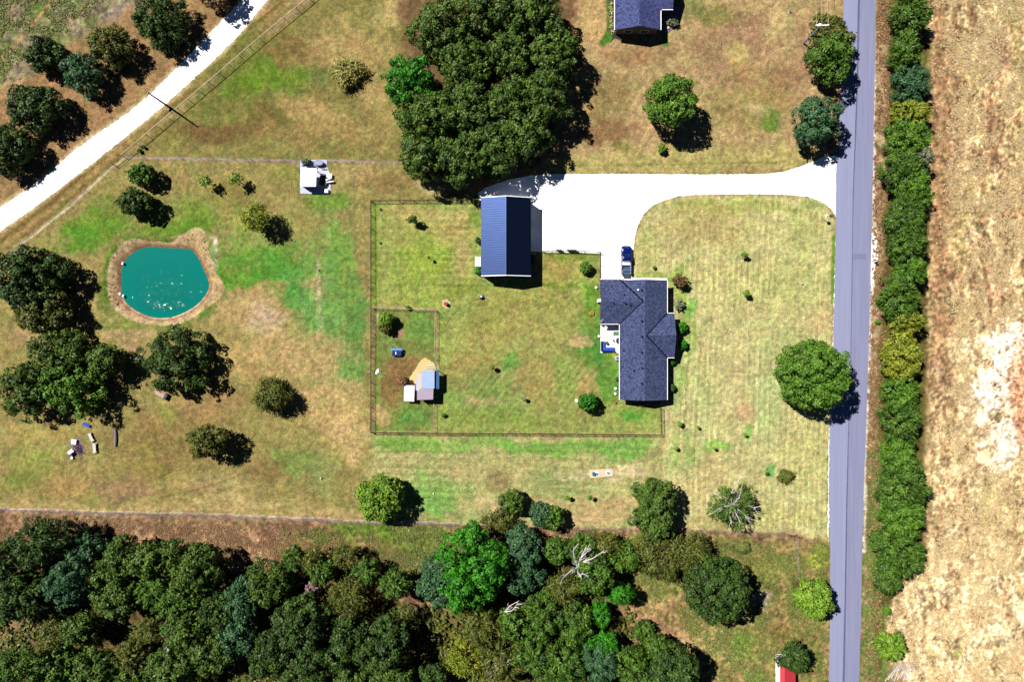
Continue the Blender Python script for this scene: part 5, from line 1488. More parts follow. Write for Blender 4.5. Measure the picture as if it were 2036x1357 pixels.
MB().cbox((sx(787, H), sy(702.5, H), .90), (.12, .55, .04)).build('latch_bar', M_WHITE, root)
MB().box(sx(780, .5), sx(797, .5), sy(707, .5), sy(694, .5), 0, .66).build('coop_body', M_WOODP, root)
o = MB().slab([(sx(746), sy(745), .05), (sx(750), sy(744), .25), (sx(754), sy(741), .06), (sx(753), sy(733), .2), (sx(749), sy(736), .3)], .03).build('plastic_sheet', M_WHITE); tag(o, 'crumpled white sheet by the left fence of the poultry run', 'sheet')

# patio things
PZ = .10
c = P(1193, 700, 0)
root = thing('outdoor_sofa', 'bright blue L-shaped sofa on the patio', 'sofa', (sx(1197), sy(697), PZ))
X0, X1, Y0, Y1 = sx(1195, .5), sx(1222, .5), sy(699, .5), sy(679, .5)
b_ = .78
def poly_L(i): return [(X0 + i, Y0 + i), (X1 - i, Y0 + i), (X1 - i, Y0 + b_ - i), (X0 + b_ - i, Y0 + b_ - i), (X0 + b_ - i, Y1 - i), (X0 + i, Y1 - i)]
MB().prism(poly_L(0), PZ, PZ + .3).build('base', M_NAVY, root)
MB().prism([(X0 + .22, Y0 + .16), (X1, Y0 + .16), (X1, Y0 + b_), (X0 + b_, Y0 + b_), (X0 + b_, Y1), (X0 + .22, Y1)], PZ + .3, PZ + .46).build('cushion', M_BLUE, root, bevel=.05)
MB().prism([(X0, Y0), (X1, Y0), (X1, Y0 + .15), (X0 + .2, Y0 + .15), (X0 + .2, Y1), (X0, Y1)], PZ + .3, PZ + .75).build('backrest', M_NAVY, root)
M_POT = mat('olive_glazed_pot', A(120, 118, 40), .6, 0, .25, 8)
for x, y, r, h, lb, nm in ((1206.5, 683, .33, .45, 'olive square-looking table with plants in front of the blue sofa', 'planter'), (1219, 677.5, .18, .5, 'small olive pot right of the larger planter on the patio', 'planter')):
    c = P(x, y, .4); root = thing(nm, lb, 'planter', (c[0], c[1], PZ))
    o = MB().lathe((0, 0, 0), [(r * .7, 0), (r, h * .8), (r * 1.05, h), (r * .8, h), (r * .75, h * .85)], 12).build('pot', M_POT); o.parent = root
    cc = np.stack([rs.normal(size=20) * r * .5, rs.normal(size=20) * r * .5, rs.uniform(h, h + .15, 20)], -1)
    v_ = leaf_cloud(rs, cc, rs.normal(size=(20, 3)) * .4 + [0, 0, 1], np.full(20, r * .3), 1.2, cc, 0)
    np_mesh('foliage', v_, np.arange(80).reshape(-1, 4), LM['olive'], np.repeat(rs.rand(20), 4), 'v', root)
o = MB().box(sx(1219), sx(1233), sy(668), sy(659.5), PZ, PZ + .02).build('outdoor_rug', mat('green_rug', A(98, 142, 108), .95, 0, .1)); tag(o, 'green door mat on the patio against the house wall', 'rug')
c = P(1231.5, 678, 1.0); root = thing('patio_umbrella', 'folded navy umbrella shape at the house wall on the patio', 'umbrella', (c[0], c[1], PZ))
o = MB().lathe((0, 0, 0), [(.28, 0), (.28, .06), (.04, .1), (.04, .5)], 12).build('foot', M_BLACK); o.parent = root
o = MB().lathe((0, 0, 0), [(.1, .5), (.75, .95), (.45, 1.25), (.05, 1.5)], 7).build('canopy', M_NAVY); o.parent = root
c = P(1196, 645.5, .4); root = thing('kettle_grill', 'small black kettle grill at the upper corner of the patio', 'grill', (c[0], c[1], PZ))
o = MB().lathe((0, 0, 0), [(.08, .45), (.25, .55), (.28, .7), (.2, .85), (.05, .92)], 12).build('bowl', M_BLACK); o.parent = root
for k in range(3):
    a = k * 2.094; o = MB().tube([(.12 * math.cos(a), .12 * math.sin(a), .5), (.25 * math.cos(a), .25 * math.sin(a), 0)], .015, 5).build('leg', M_BLACK); o.parent = root
c = P(1227.5, 713, .4); root = thing('air_conditioner', 'pale air conditioning unit beside the west wall below the patio', 'air conditioner', (c[0], c[1], 0))
o = MB().box(-.42, .42, -.42, .42, 0, .75).build('cabinet', mat('pale_grey_casing', A(214, 220, 240), .5, 0, .05), None, bevel=.03); o.parent = root
o = MB().lathe((0, 0, .75), [(.3, 0), (.3, .03), (.1, .04)], 16).build('fan_grille', mat('grille_grey', A(120, 130, 190), .5, .4, .1)); o.parent = root
for k in range(4):
    mb = MB(); mb.cbox((0, 0, .80), (.62, .03, .015), k * math.pi / 4)
    if k < 2: o = mb.build('grille_bar', M_BLACK); o.parent = root
for x, y, mm, lb, nm in ((1223.5, 773, M_WHITE, 'white round stone by the west wall of the house', 'garden_stone'), (1223, 783.5, M_WHITE, 'second white stone by the west wall, above the orange pot', 'garden_stone'), (1222.5, 801.5, M_TERR, 'orange flower pot off the south-west corner of the house', 'flower_pot'),
                        (1185, 572, M_WHITE, 'white ball-shaped ornament in the grass left of the garage wing', 'garden_ornament'), (1146, 797, M_WHITE, 'white bird bath beside the round yard tree', 'bird_bath'), (1190.5, 669, M_WHITE, 'tiny white ornament at the patio edge', 'garden_ornament')):
    c = P(x, y, .2); r = .24 if nm != 'bird_bath' else .32
    o = MB().lathe((c[0], c[1], 0), [(r * .7, 0), (r * .8, .1), (r * .6, .2), (r, .34), (r * .9, .42), (r * .2, .40)], 12).build(nm, mm); tag(o, lb, nm.replace('_', ' '))
c = P(1192.5, 598.5, 1.4); o = MB().box(wx0 - .32, wx0 + .28, c[1] - .28, c[1] + .28, .4, 3.0).build('chimney_box', M_WHITE); tag(o, 'small white box on the west gable of the house wing', 'utility box')
c = P(1176, 623.5, .3); root = thing('raised_planter', 'small orange wooden planter box in the lawn west of the house', 'planter', (c[0], c[1], 0))
mb = MB(); mb.cbox((0, 0, .2), (.9, .62, .4), -.05); o = mb.build('crate', M_ORNG, None, bevel=.02); o.parent = root
mb = MB(); mb.cbox((.02, .03, .41), (.62, .3, .03), -.05); o = mb.build('opening', mat('dry_soil', A(150, 86, 44), .9, 0, .2)); o.parent = root
c = P(886.5, 604.5, .4); root = thing('burn_barrel', 'rusty red barrel on a bare patch in the fenced yard', 'barrel', (c[0], c[1], 0))
o = MB().lathe((0, 0, 0), [(.36, 0), (.37, .3), (.35, .32), (.37, .6), (.36, .9), (.33, .9), (.32, .6)], 18).build('drum', M_RED); o.parent = root
o = MB().lathe((0, 0, 0), [(.32, .84), (.3, .86)], 16).build('ash', M_RED); o.parent = root
sheet('ash_ring', [(878, 598), (888, 595), (896, 602), (896, 611), (888, 614), (880, 609)], .006, mat('pale_ash', A(214, 196, 150), .95, 0, .2, 4), 1, 2, 31)
c = P(957.5, 591, .4); root = thing('lawn_machine', 'small dark blue-grey garden machine in the yard below the barn', 'garden machine', (c[0], c[1], 0))
mb = MB(); mb.cbox((0, 0, .4), (.75, .5, .45), .5); o = mb.build('body', M_NAVY, None, bevel=.06); o.parent = root
for sx_ in (-1, 1):
    for sy_ in (-1, 1):
        mb = MB(); mb.tube([(sx_ * .34, sy_ * .22 - .05, .16), (sx_ * .34, sy_ * .22 + .05, .16)], .16, 12); o = mb.build('wheel', M_BLACK); o.parent = root
mb = MB(); mb.tube([(.3, .1, .55), (.75, -.1, .8), (.9, -.3, .82)], .025, 5); o = mb.build('handle', M_STEEL); o.parent = root
mb = MB(); mb.cbox((-.05, .05, .66), (.42, .3, .12), .5); o = mb.build('seat', M_STEEL, None, bevel=.03); o.parent = root
M_HOSE = mat('dark_hose', A(110, 112, 60), .8, 0, .1)
hp = [P(x, y, .03) for x, y in ((953, 593), (935, 602), (918, 612), (905, 622), (892, 636), (886, 650))]
tag(MB().tube(hp, .03, 5).build('garden_hose', M_HOSE), 'thin dark hose trailing across the yard to the garden machine', 'hose')

# septic mound
c = P(1196, 942.5, 0); root = thing('septic_tank', 'pale septic tank slab with two blue lids in the south lawn', 'septic tank', (c[0], c[1], 0))
pl = [P(x, y)[:2] for x, y in ((1171, 935), (1180, 934.5), (1205, 933), (1217, 932.5), (1220, 938), (1219, 947), (1205, 949), (1185, 951), (1173, 951.5), (1171, 945))]
MB().prism(list(reversed(pl)), 0, .14).build('slab', mat('pale_dirt_concrete', A(240, 214, 180), .95, 0, .15, 4, .3, 14), root)
M_LID = mat('blue_lid', A(96, 166, 206), .5, 0, .08)
for x, y in ((1186, 942.8), (1208.5, 941.3)):
    c = P(x, y, .2); MB().lathe((c[0], c[1], .14), [(.42, 0), (.44, .03), (.3, .10)], 18).build('collar', M_WHITE, root)
    MB().lathe((c[0], c[1], .22), [(.28, 0), (.28, .12), (.2, .16)], 16).build('lid', M_LID, root)
c = P(1180.5, 943, .3); MB().box(c[0] - .28, c[0] + .28, c[1] - .32, c[1] + .3, .14, .62).build('control_box', mat('teal_blue_box', A(20, 110, 170), .5, 0, .1), root, bevel=.03)

# fire pit, benches, log pile
M_TIMB = mat('bleached_timber', A(236, 232, 226), .8, 0, .1, 6, .2, 16)
def bench(px, py, L_, W_, ang, lb):
    c = P(px, py, .45); root = thing('bench', lb, 'bench', (c[0], c[1], 0), 'split-log benches by the fire pit')
    for k in range(3):
        mb = MB(); off = (k - 1) * W_ / 3
        mb.cbox((-off * math.sin(ang), off * math.cos(ang), .45), (L_, W_ / 3 - .03, .08), ang)
        o = mb.build('seat_board', M_TIMB); o.parent = root
    for s in (-1, 1):
        mb = MB(); mb.cbox((s * (L_ / 2 - .12) * math.cos(ang), s * (L_ / 2 - .12) * math.sin(ang), .2), (.16, W_ * 1.35, .41), ang); o = mb.build('leg', M_TIMB); o.parent = root
bench(180.5, 870.5, 1.75, .58, math.radians(-65), 'upper tilted white timber bench right of the fire pit')
bench(187.5, 892, 1.85, .62, math.radians(-86), 'lower upright white timber bench right of the fire pit')
c0 = P(228.5, 854, .2); c1 = P(230, 870, .2); c2 = P(229, 888, .2)
rt_ = thing('log', 'long grey log lying right of the timber benches', 'log', (c1[0], c1[1], 0))
MB().tube([c0, P(229.7, 862, .2), c1, P(229.8, 880, .2), c2], [.24, .27, .26, .25, .22], 10).build('trunk', mat('grey_violet_bark', A(142, 126, 152), .9, 0, .3, 6, .5, 12), rt_)
MB().tube([P(229.7, 862, .3), (c1[0] - .35, c1[1] + .6, .42)], .06, 6).build('branch_stub', mat('grey_bark', A(120, 108, 120), .9, 0, .3, 6), rt_)
c = P(151, 888, 0)
sheet('ash_patch', [(138, 880), (146, 872), (156, 870), (163, 878), (170, 892), (168, 904), (158, 910), (150, 900), (140, 890)], .006, mat('grey_violet_ash', A(140, 118, 124), .95, 0, .3, 3, .3, 12), 1.6, 2, 41)
root = thing('brush_pile', 'pile of thin mauve branches on the ash of the fire pit', 'brush pile', (c[0], c[1], 0))
mb = MB(); r_ = random.Random(4)
for k in range(46):
    a = r_.gauss(-.9, .7); L_ = r_.uniform(.5, 1.4); x = r_.gauss(.45, .55); y = r_.gauss(-.5, .6); z0 = r_.uniform(.05, .35)
    mb.tube([(x - math.cos(a) * L_ / 2, y - math.sin(a) * L_ / 2, z0), (x + math.cos(a) * L_ / 2, y + math.sin(a) * L_ / 2, z0 + r_.uniform(-.1, .4))], .03, 4)
o = mb.build('twigs', mat('mauve_twig', A(96, 62, 84), .9, 0, .3, 5)); o.parent = root
c = P(147, 879.5, .4); root = thing('fire_pit', 'square white-topped fire pit on the ash patch', 'fire pit', (c[0], c[1], 0))
mb = MB(); mb.cbox((0, 0, .22), (.85, .85, .44), -.15); o = mb.build('block', M_WOODP, None, bevel=.05); o.parent = root
mb = MB(); mb.cbox((0, 0, .47), (.95, .95, .06), -.15); o = mb.build('cover', M_WHITE, None, bevel=.02); o.parent = root
c = P(139.5, 901, .4); root = thing('camp_chair', 'white and blue camp chair below the fire pit', 'chair', (c[0], c[1], 0))
mb = MB(); mb.cbox((.1, .15, .42), (1.1, .75, .08), .75); o = mb.build('seat', M_WHITE, None, bevel=.02); o.parent = root
mb = MB(); mb.cbox((.25, -.28, .6), (1.0, .12, .5), .75); o = mb.build('backrest', M_BLUE); o.parent = root
for k, (x, y) in enumerate(((-.4, .1), (.05, .6), (.5, -.05), (.1, -.5))):
    mb = MB(); mb.tube([(x, y, .4), (x * 1.15, y * 1.15, 0)], .03, 5); o = mb.build('leg', M_STEEL); o.parent = root
c = P(143.5, 911, .2); o = MB().lathe((c[0], c[1], 0), [(.22, 0), (.24, .2), (.24, .4), (.2, .42), (.18, .36)], 14).build('stump_stool', M_WHITE); tag(o, 'little white stool below the camp chair', 'stool')
c = P(170, 846, .5); root = thing('folding_lounger', 'blue folding lounger in the shade above the benches', 'lounger', (c[0], c[1], 0))
mb = MB(); mb.cbox((0, 0, .35), (1.5, .55, .08), -.45); o = mb.build('seat', M_BLUE); o.parent = root
for k in (-1, 1):
    mb = MB(); mb.cbox((k * .55, -k * .27, .17), (.06, .5, .34), -.45); o = mb.build('leg', M_STEEL); o.parent = root
c = P(321, 785, .4); root = thing('wood_pile', 'stack of split firewood logs below the ragged oak', 'wood pile', (c[0], c[1], 0))
ang = math.radians(-27); ca, sa = math.cos(ang), math.sin(ang)
M_LOGW = mat('pinkish_split_wood', A(222, 190, 176), .85, 0, .25, 6, .3, 12)
kk = 0
for row in range(3):
    for k in range(5 - row):
        off = (k - (4 - row) / 2) * .24; mb = MB(); L_ = 1.15 + .12 * ((k * 7 + row * 3) % 3)
        mb.tube([(-sa * off - ca * L_, ca * off - sa * L_, .14 + row * .2), (-sa * off + ca * L_ * .9, ca * off + sa * L_ * .9, .14 + row * .2)], .12, 8)
        o = mb.build('log', M_LOGW if not (row == 1 and k == 3) else M_TERR); o.parent = root
mb = MB(); mb.cbox((ca * 1.0 , sa * 1.0, .4), (.5, 1.25, .8), ang); o = mb.build('end_rack', M_BLACK); o.parent = root

# rocks at the pond
for k, (x, y, lb) in enumerate(((241.5, 524, 'white rock on the upper left shore of the pond'), (236, 584.5, 'leftmost of the two white rocks on the lower left shore of the pond'), (242.5, 588.5, 'white rock touching the water at the lower left of the pond'))):
    c = P(x, y, 0); o = MB().lathe((c[0], c[1], -.55), [(.18, 0), (.26, .12), (.2, .25), (.06, .33)], 7).build('rock', M_WHITE); o.scale = (1, 1.3, 1)
    o.location = (c[0] * 0, c[1] * 0 - c[1] * .3, 0); tag(o, lb, 'rock', 'white rocks on the pond shore')

# ------------------------------------------------------------------ TRUCK (nose to the north)
tc_ = P(1244.7, 517.5, .8)
truck = thing('pickup_truck', 'blue pickup truck with a white bed toolbox parked nose out by the house', 'truck', (tc_[0], tc_[1], 0))
M_PAINT = mat('blue_car_paint', A(3, 36, 126), .22, .25, .04, 2, coat=1.0, spec=.6)
M_BEDC = mat('grey_bed_rail', A(140, 146, 190), .45, .2, .06)
M_BEDF = mat('blue_grey_bed_floor', A(52, 84, 122), .7, .2, .1)
def loft(mb, secs, n=20, e=.35):
    """secs: (y, halfwidth, z0, z1) rounded-box sections"""
    vs = []; fs = []
    for y, w_, z0, z1 in secs:
        for k in range(n):
            t = 2 * math.pi * (k + .5) / n
            cx_, cz_ = math.cos(t), math.sin(t)
            x = math.copysign(abs(cx_) ** e, cx_) * w_; z_ = (z0 + z1) / 2 + math.copysign(abs(cz_) ** e, cz_) * (z1 - z0) / 2
            vs.append((x, y, z_))
    m_ = len(secs)
    for i in range(m_ - 1):
        for k in range(n): fs.append((i * n + k, (i + 1) * n + k, (i + 1) * n + (k + 1) % n, i * n + (k + 1) % n))
    fs.append(tuple(range(n))); fs.append(tuple((m_ - 1) * n + k for k in range(n - 1, -1, -1)))
    mb.add(vs, fs)
def tp(mb, name, m, par=truck, smooth=False, bevel=0):
    o = mb.build(name, m, None, smooth, bevel); o.parent = par; return o
mb = MB(); loft(mb, [(-.25, .98, .45, 1.08), (.4, .98, .42, 1.10), (1.2, .98, .42, 1.12), (1.6, 1.0, .42, 1.12), (2.1, 1.0, .42, 1.10), (2.5, .96, .42, 1.06), (2.72, .82, .45, .98), (2.80, .66, .5, .9)], 28, .3)
body = tp(mb, 'body', M_PAINT, smooth=True)
mb = MB(); loft(mb, [(.95, .74, 1.0, 1.16), (1.5, .78, 1.0, 1.20), (2.1, .74, 1.0, 1.17), (2.5, .62, .98, 1.09)], 20, .5); tp(mb, 'hood', M_PAINT, smooth=True)
mb = MB(); loft(mb, [(-.28, .80, 1.0, 1.70), (-.15, .78, 1.0, 1.78), (.45, .76, 1.0, 1.80), (.62, .76, 1.0, 1.74)], 24, .38); cab = tp(mb, 'cab', M_PAINT, smooth=True)
mb = MB(); mb.slab([(-.86, 1.32, 1.14), (-.70, .62, 1.76), (.70, .62, 1.76), (.86, 1.32, 1.14)][::-1], .04); tp(mb, 'windshield', mat('navy_glass', (.005, .012, .06, 1), .06, 0, .02, spec=.8))
mb = MB(); mb.slab([(-.68, -.42, 1.25), (.68, -.42, 1.25), (.66, -.27, 1.72), (-.66, -.27, 1.72)], .03); tp(mb, 'rear_window', M_GLASS)
for s in (-1, 1):
    mb = MB(); mb.add([(s * .93, -.1, 1.12), (s * .93, 1.05, 1.12), (s * .79, .6, 1.68), (s * .82, -.1, 1.68)], [(0, 1, 2, 3) if s > 0 else (3, 2, 1, 0)]); tp(mb, 'side_window', M_GLASS)
    mb = MB(); mb.cbox((s * 1.12, .95, 1.2), (.22, .12, .2), 0); tp(mb, 'mirror', M_BLACK, bevel=.03)
    mb = MB(); mb.cbox((s * .66, 2.74, .82), (.26, .12, .16), 0); tp(mb, 'headlight', M_WHITE, bevel=.02)
    mb = MB(); mb.cbox((s * .92, -2.83, .85), (.12, .06, .35), 0); tp(mb, 'tail_light', M_RED)
    for y in (1.85, -1.75):
        mb = MB(); mb.tube([(s * .72, y, .38), (s * .98, y, .38)], .38, 20); w_ = tp(mb, 'wheel', M_BLACK)
        mb = MB(); mb.tube([(s * .98, y, .38), (s * 1.0, y, .38)], .22, 14); o = mb.build('rim', M_STEEL); o.parent = w_
    mb = MB(); mb.box(min(s * .78, s * .98), max(s * .78, s * .98), -2.8, -.3, .5, 1.14); tp(mb, 'bed_side', M_BEDC, bevel=.04)
mb = MB(); mb.box(-.78, .78, -2.8, -.3, .55, .70); tp(mb, 'bed_floor', M_BEDF)
mb = MB(); mb.box(-.78, .78, -.42, -.30, .70, 1.12); tp(mb, 'bed_front', M_BEDC)
mb = MB(); mb.box(-.74, .74, -1.0, -.45, .8, 1.2); tp(mb, 'toolbox', M_WHITE, bevel=.03)
mb = MB(); mb.tube([(-.78, -2.55, 1.12), (-.76, -2.2, 1.5), (-.6, -2.0, 1.62), (0, -1.96, 1.64), (.6, -2.0, 1.62), (.76, -2.2, 1.5), (.78, -2.55, 1.12)], .045, 8); tp(mb, 'roll_bar', M_STEEL)
mb = MB(); mb.tube([(-.74, -2.7, 1.14), (.74, -2.7, 1.14)], .045, 8); tp(mb, 'bed_rail', M_STEEL)
mb = MB(); mb.box(-.74, .74, -3.3, -2.82, .66, .74); tp(mb, 'tailgate', M_BEDF)
mb = MB(); mb.box(-.9, .9, 2.76, 2.88, .42, .62); tp(mb, 'front_bumper', M_STEEL, bevel=.04)
mb = MB(); mb.box(-.5, .5, 2.73, 2.82, .65, .9); tp(mb, 'grille', M_BLACK)

# ------------------------------------------------------------------ FENCES
def fence(name, label, pts, h, spacing, post_r=.04, rail=None, mesh=None, wires=0, m_post=None, m_rail=None, cat='fence', rail_r=.03, mid=True, skew=0.0):
    W = [Vector(P(x, y, 0)) for x, y in pts]
    root = thing(name, label, cat, tuple(W[0]))
    o0 = W[0]
    segs = []; allp = []
    for a, b in zip(W[:-1], W[1:]):
        n = max(1, round((b - a).length / spacing))
        segs.append((a, b, n))
        for k in range(n): allp.append((a.lerp(b, k / n), (b - a).normalized()))
    allp.append((W[-1], (W[-1] - W[-2]).normalized()))
    if len(allp) > 99: allp = allp[:99]
    pm = MB().tube([(0, 0, -.2), (0, 0, h)], post_r, 6).build('post', m_post or M_BLACK); pm.parent = root; pm.location = tuple(allp[0][0] - o0)
    for p, d in allp[1:]:
        c = pm.copy(); COL.objects.link(c); c.parent = root; c.location = tuple(p - o0)
    if rail:
        mb = MB()
        for a, b, n in segs:
            mb.tube([tuple(a - o0 + Vector((0, 0, h))), tuple(b - o0 + Vector((0, 0, h)))], rail_r, 6)
            if rail == 'two': mb.tube([tuple(a - o0 + Vector((0, 0, h * .5))), tuple(b - o0 + Vector((0, 0, h * .5)))], rail_r, 6)
        o = mb.build('top_rail', m_rail or m_post or M_BLACK); o.parent = root
    if wires:
        mb = MB()
        for a, b, n in segs:
            for k in range(wires):
                z_ = h * (.2 + .75 * k / max(1, wires - 1)); mb.tube([tuple(a - o0 + Vector((0, 0, z_))), tuple(b - o0 + Vector((0, 0, z_)))], .008, 3, False)
        o = mb.build('wire', M_STEEL); o.parent = root
    if mesh:
        vs = []; fs = []; r = .006
        for a, b, n in segs:
            L_ = (b - a).length; d = (b - a).normalized(); H_ = h - .06; st = mesh
            k = -int(H_ / st)
            sgn = 1
            for sgn in (1, -1):
                t = -H_
                while t < L_:
                    t0 = max(t, 0); t1 = min(t + H_, L_)
                    z0 = (t0 - t); z1 = (t1 - t)
                    if sgn < 0: z0, z1 = H_ - z0, H_ - z1
                    if t1 - t0 > .02:
                        p0 = a - o0 + d * t0; p1 = a - o0 + d * t1; nrm = Vector((-d.y, d.x, 0)) * r
                        i = len(vs)
                        vs += [tuple(p0 + nrm + Vector((0, 0, z0 + .05))), tuple(p0 - nrm + Vector((0, 0, z0 + .05))), tuple(p1 - nrm + Vector((0, 0, z1 + .05))), tuple(p1 + nrm + Vector((0, 0, z1 + .05)))]
                        fs.append((i, i + 1, i + 2, i + 3))
                    t += st
        o = MB().add(vs, fs).build('chain_link', M_BLACK); o.parent = root
    return root
M_BROWNP = mat('brown_post', A(96, 70, 56), .8, .1, .2)
M_PIPE = mat('pinkish_pipe_rail', A(235, 205, 178), .6, .1, .08)
CL = dict(h=1.25, spacing=2.6, post_r=.06, rail=True, mesh=.16, m_post=M_BLACK, m_rail=M_BROWNP, rail_r=.045)
fence('pipe_fence', 'pipe rail fence with a light top rail following the gravel road diagonally', [(640, -20), (617, 0), (520, 80), (440, 149), (337, 236), (275, 289), (247, 312)], 1.4, 2.9, .055, True, None, 3, M_BLACK, M_PIPE, rail_r=.065)
fence('corner_brace', 'short braced gate section at the end of the pipe fence', [(247, 312), (229, 329)], 1.4, 2.6, .07, 'two', None, 0, M_BROWNP, M_BROWNP)
fence('wire_fence', 'low wire fence running down-left from the corner brace above the pond', [(229, 329), (205, 350), (140, 410), (100, 443), (42, 488), (0, 528)], 1.1, 5.5, .04, None, None, 4, M_WOODP)
fence('wire_fence', 'wire fence along the pale line between the north field and the pond meadow', [(250, 314), (400, 316), (500, 318), (600, 320), (700, 322), (800, 324)], 1.1, 4.0, .04, None, None, 4, M_WOODP)
fence('chain_link_fence', 'chain link fence along the top of the back yard left of the barn', [(739, 401), (850, 400), (954, 400)], **CL)
fence('chain_link_fence', 'long chain link fence along the west side of the back yard', [(739, 403), (739.5, 613), (739, 860)], **CL)
fence('chain_link_fence', 'long chain link fence along the bottom of the back yard', [(741, 860), (863, 861.5), (1100, 863), (1313, 865)], **CL)
fence('chain_link_fence', 'short chain link fence from the house corner down to the yard corner', [(1314, 863), (1312.5, 812)], **CL)
fence('chain_link_fence', 'chain link fence along the gravel between barn and garage', [(1078, 501), (1130, 500), (1192, 502)], **CL)
fence('gate', 'chain link gate panel from the gravel fence down to the garage corner', [(1193, 503), (1193.5, 527), (1193, 553)], **{**CL, 'cat': 'gate'})
fence('run_fence', 'fence along the top of the poultry run', [(742, 613), (800, 615), (867, 617)], 1.1, 2.4, .04, True, .2, 0, M_WOODP, M_WOODP)
fence('run_fence', 'fence along the right side of the poultry run above the poultry house', [(867.5, 619), (866, 660), (866, 695), (868, 735)], 1.1, 2.4, .04, True, .2, 0, M_WOODP, M_WOODP)
fence('run_fence', 'short fence from the poultry house down to the yard fence', [(863, 803), (863, 858)], 1.1, 2.4, .04, True, .2, 0, M_WOODP, M_WOODP)
fence('field_fence', 'old wire fence with dark posts along the south edge of the meadow', [(-40, 1012), (0, 1013.5), (240, 1021), (520, 1030), (740, 1040), (905, 1043)], 1.1, 5.0, .05, None, None, 4, M_WOODP)
fence('field_fence', 'old wire fence between the wood and the south-east lawn', [(905, 1043), (1140, 1051), (1250, 1053), (1400, 1057), (1500, 1059), (1566, 1063)], 1.1, 5.0, .05, None, None, 4, M_WOODP)
fence('corner_brace', 'wooden corner brace at the right end of the south fence', [(1566, 1063), (1583, 1065)], 1.2, 1.7, .09, 'two', None, 0, M_BROWNP, M_BROWNP)
fence('field_fence', 'short wire fence running south from the wooden corner brace', [(1583, 1066), (1584, 1110), (1586, 1150)], 1.1, 3.0, .05, None, None, 3, M_WOODP)
for k, (x0, x1, y0, lb) in enumerate(((1105, 1117, 499, 'left'), (1126, 1146, 499, 'right'))):
    rt_ = thing('privacy_panel', lb + ' dark panel leaning on the fence by the gravel', 'panel', P((x0 + x1) / 2, y0), 'panels at the gravel fence')
    o = MB().box(sx(x0), sx(x1), sy(y0) + .05, sy(y0) + .12, .1, 1.35).build('boards', M_WOODP, rt_)

# ------------------------------------------------------------------ POLES, WIRES, SMALL THINGS
M_POLE = mat('pale_pole_wood', A(150, 178, 214), .7, 0, .12, 4); M_POLED = mat('tarred_pole_wood', (.02, .018, .02, 1), .8, 0, .2, 4)
b0 = P(338, 214, 0); pole = thing('utility_pole', 'dark leaning-looking utility pole between the gravel road and the pipe fence', 'utility pole', b0)
o = MB().tube([(0, 0, -.3), (0, 0, 4), (0, 0, 8.1)], [.21, .17, .12], 12).build('shaft', M_POLED); o.parent = pole
o = MB().tube([(-.1, -.1, 7.0), (.42, -.25, 7.1), (.42, -.25, 7.5)], .06, 6).build('bracket', M_BLACK); o.parent = pole
o = MB().lathe((.1, 0, 8.02), [(.12, 0), (.16, .1), (.1, .3)], 10).build('insulator', M_POLED); o.parent = pole
o = MB().lathe((-.08, -.5, 0), [(.26, 0), (.26, .5), (.2, .55)], 12).build('guy_marker', M_BLACK); o.parent = pole
HP = 7.6
tx = P(1633, 50, HP); b0 = (tx[0] - .1, tx[1] - .1, 0); pole = thing('utility_pole', 'pale utility pole with a crossarm at the roadside tree, top right', 'utility pole', b0)
o = MB().tube([(0, 0, -.3), (0, 0, HP)], [.19, .13], 12).build('shaft', M_POLE); o.parent = pole
xa = P(1622, 50.5, HP)[0] - b0[0]; xb = P(1648.5, 50.5, HP)[0] - b0[0]
o = MB().box(xa, xb, .02, .18, HP - .1, HP + .06).build('crossarm', M_WHITE); o.parent = pole
for x in (1623.5, 1644, 1647):
    q = P(x, 50, HP + .1)[0] - b0[0]
    o = MB().lathe((q, .1, HP + .06), [(.05, 0), (.09, .08), (.05, .2), (.08, .28), (.03, .34)], 10).build('insulator', M_WHITE); o.parent = pole
o = MB().lathe((-.25, .1, HP - .5), [(.26, 0), (.28, .1), (.28, .75), (.2, .85)], 14).build('transformer', M_WHITE); o.parent = pole
for x, z_, lb in ((1623.5, HP + .35, 'left'), (1634.5, HP + .1, 'middle'), (1647, HP + .35, 'right')):
    q = P(x, 50, z_)
    pts = [(q[0], q[1], z_)] + [(q[0], q[1] + 50 * t / 8, z_ - .9 * math.sin(math.pi * t / 8)) for t in range(1, 9)]
    tag(MB().tube(pts, .022, 5).build('power_line', M_PIPE), lb + ' of the three power wires leading north from the crossarm', 'power line', 'power wires at the top right')
far = P(1636, -450, 0)
c = P(1633.5, 434, 0); root = thing('yard_lamp', 'white globe yard lamp on a thin dark pole beside the driveway mouth', 'lamp', c)
o = MB().tube([(0, 0, 0), (0, 0, 2.0)], .05, 8).build('lamp_post', M_BLACK); o.parent = root
o = MB().lathe((0, 0, 2.0), [(.12, 0), (.30, .08), (.34, .22), (.28, .38), (.10, .46)], 16).build('globe', M_WHITE); o.parent = root
o = MB().lathe((0, 0, 2.46), [(.14, 0), (.14, .06), (.04, .12)], 12).build('finial', M_BLACK); o.parent = root
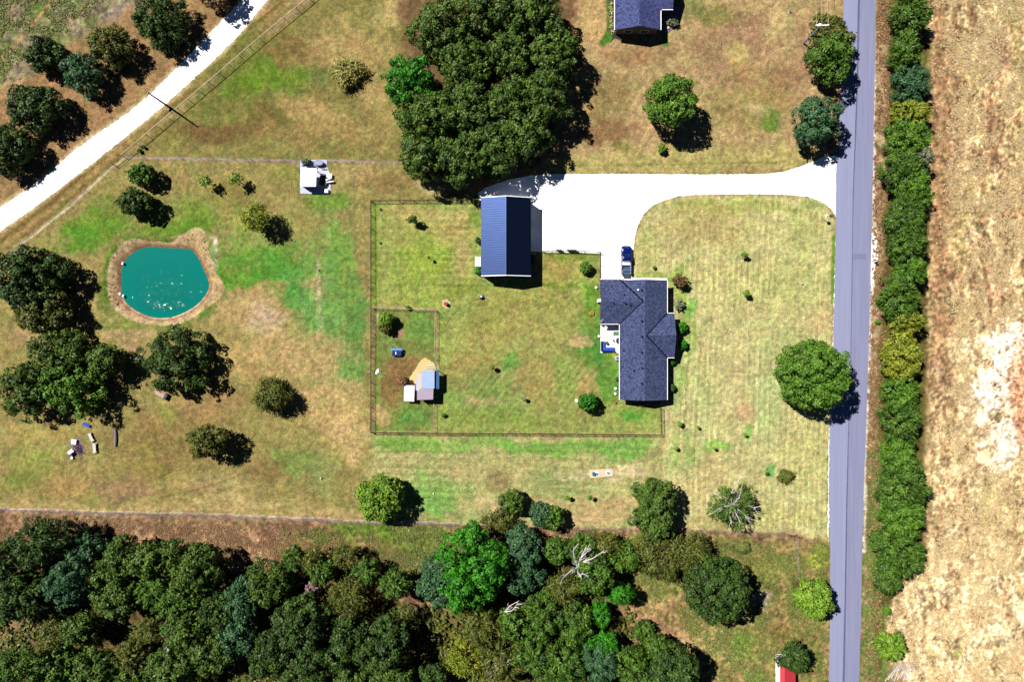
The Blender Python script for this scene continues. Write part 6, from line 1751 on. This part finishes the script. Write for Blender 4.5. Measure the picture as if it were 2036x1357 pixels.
c = P(1651, 429, 0); root = thing('yard_sign', 'small dark sign at the driveway edge beside the globe lamp', 'sign', c)
o = MB().box(-.4, .3, -.04, .04, .25, .6).build('sign_board', M_BLACK); o.parent = root
o = MB().tube([(0, 0, 0), (0, 0, .3)], .03, 6).build('sign_post', M_BLACK); o.parent = root
for k, (x, y, lb) in enumerate(((1739.5, 517.5, 'upper'), (1743, 521.5, 'lower'))):
    c = P(x, y, 1.0); root = thing('mailbox', lb + ' of the two dark mailboxes on the far road shoulder', 'mailbox', (c[0], c[1], 0), 'mailboxes on the road shoulder')
    o = MB().box(-.28, .28, -.13, .13, .95, 1.2).build('box', M_NAVY, None, bevel=.06); o.parent = root
    o = MB().tube([(0, 0, 0), (0, 0, .95)], .05, 6).build('mailbox_post', M_WOODP); o.parent = root
for x, y, lb, cat_ in ((638, 951.5, 'tiny white stake in the meadow below the tan patch', 'stake'), (862, 982, 'tiny white stake in the green grass right of the lime tree', 'stake'), (634, 538, 'tiny dark stake in the green meadow', 'stake'), (1571, 24, 'small blue marker in the north-east lawn', 'marker'), (1595, 566, 'small blue marker in the east lawn near the road', 'marker'), (757, 484, 'small grey cover in the upper left of the yard', 'cover'), (757, 417, 'small dark grey cover in the top left corner of the yard', 'cover')):
    c = P(x, y, 0); mm = M_WHITE if 'white' in lb else (M_BLUE if 'blue' in lb else M_POLED if 'grey' in lb else M_BLACK)
    r = .12 if cat_ != 'cover' else .3
    o = MB().lathe((c[0], c[1], 0), [(r, 0), (r, .12 if cat_ == 'cover' else .3), (r * .7, .2 if cat_ == 'cover' else .42)], 10).build(cat_ if cat_ != 'cover' else 'ground_cover_lid', mm); tag(o, lb, cat_)
c = P(1228, 994, .5); q = P(1236, 1003, .5)
tag(MB().tube([(c[0], c[1], .05), ((c[0] + q[0]) / 2 + .1, (c[1] + q[1]) / 2, .3), (q[0], q[1], .9)], [.05, .035, .02], 5).build('bare_stick', M_WOODP), 'bare leaning stick in the grass right of the green sapling', 'stick')
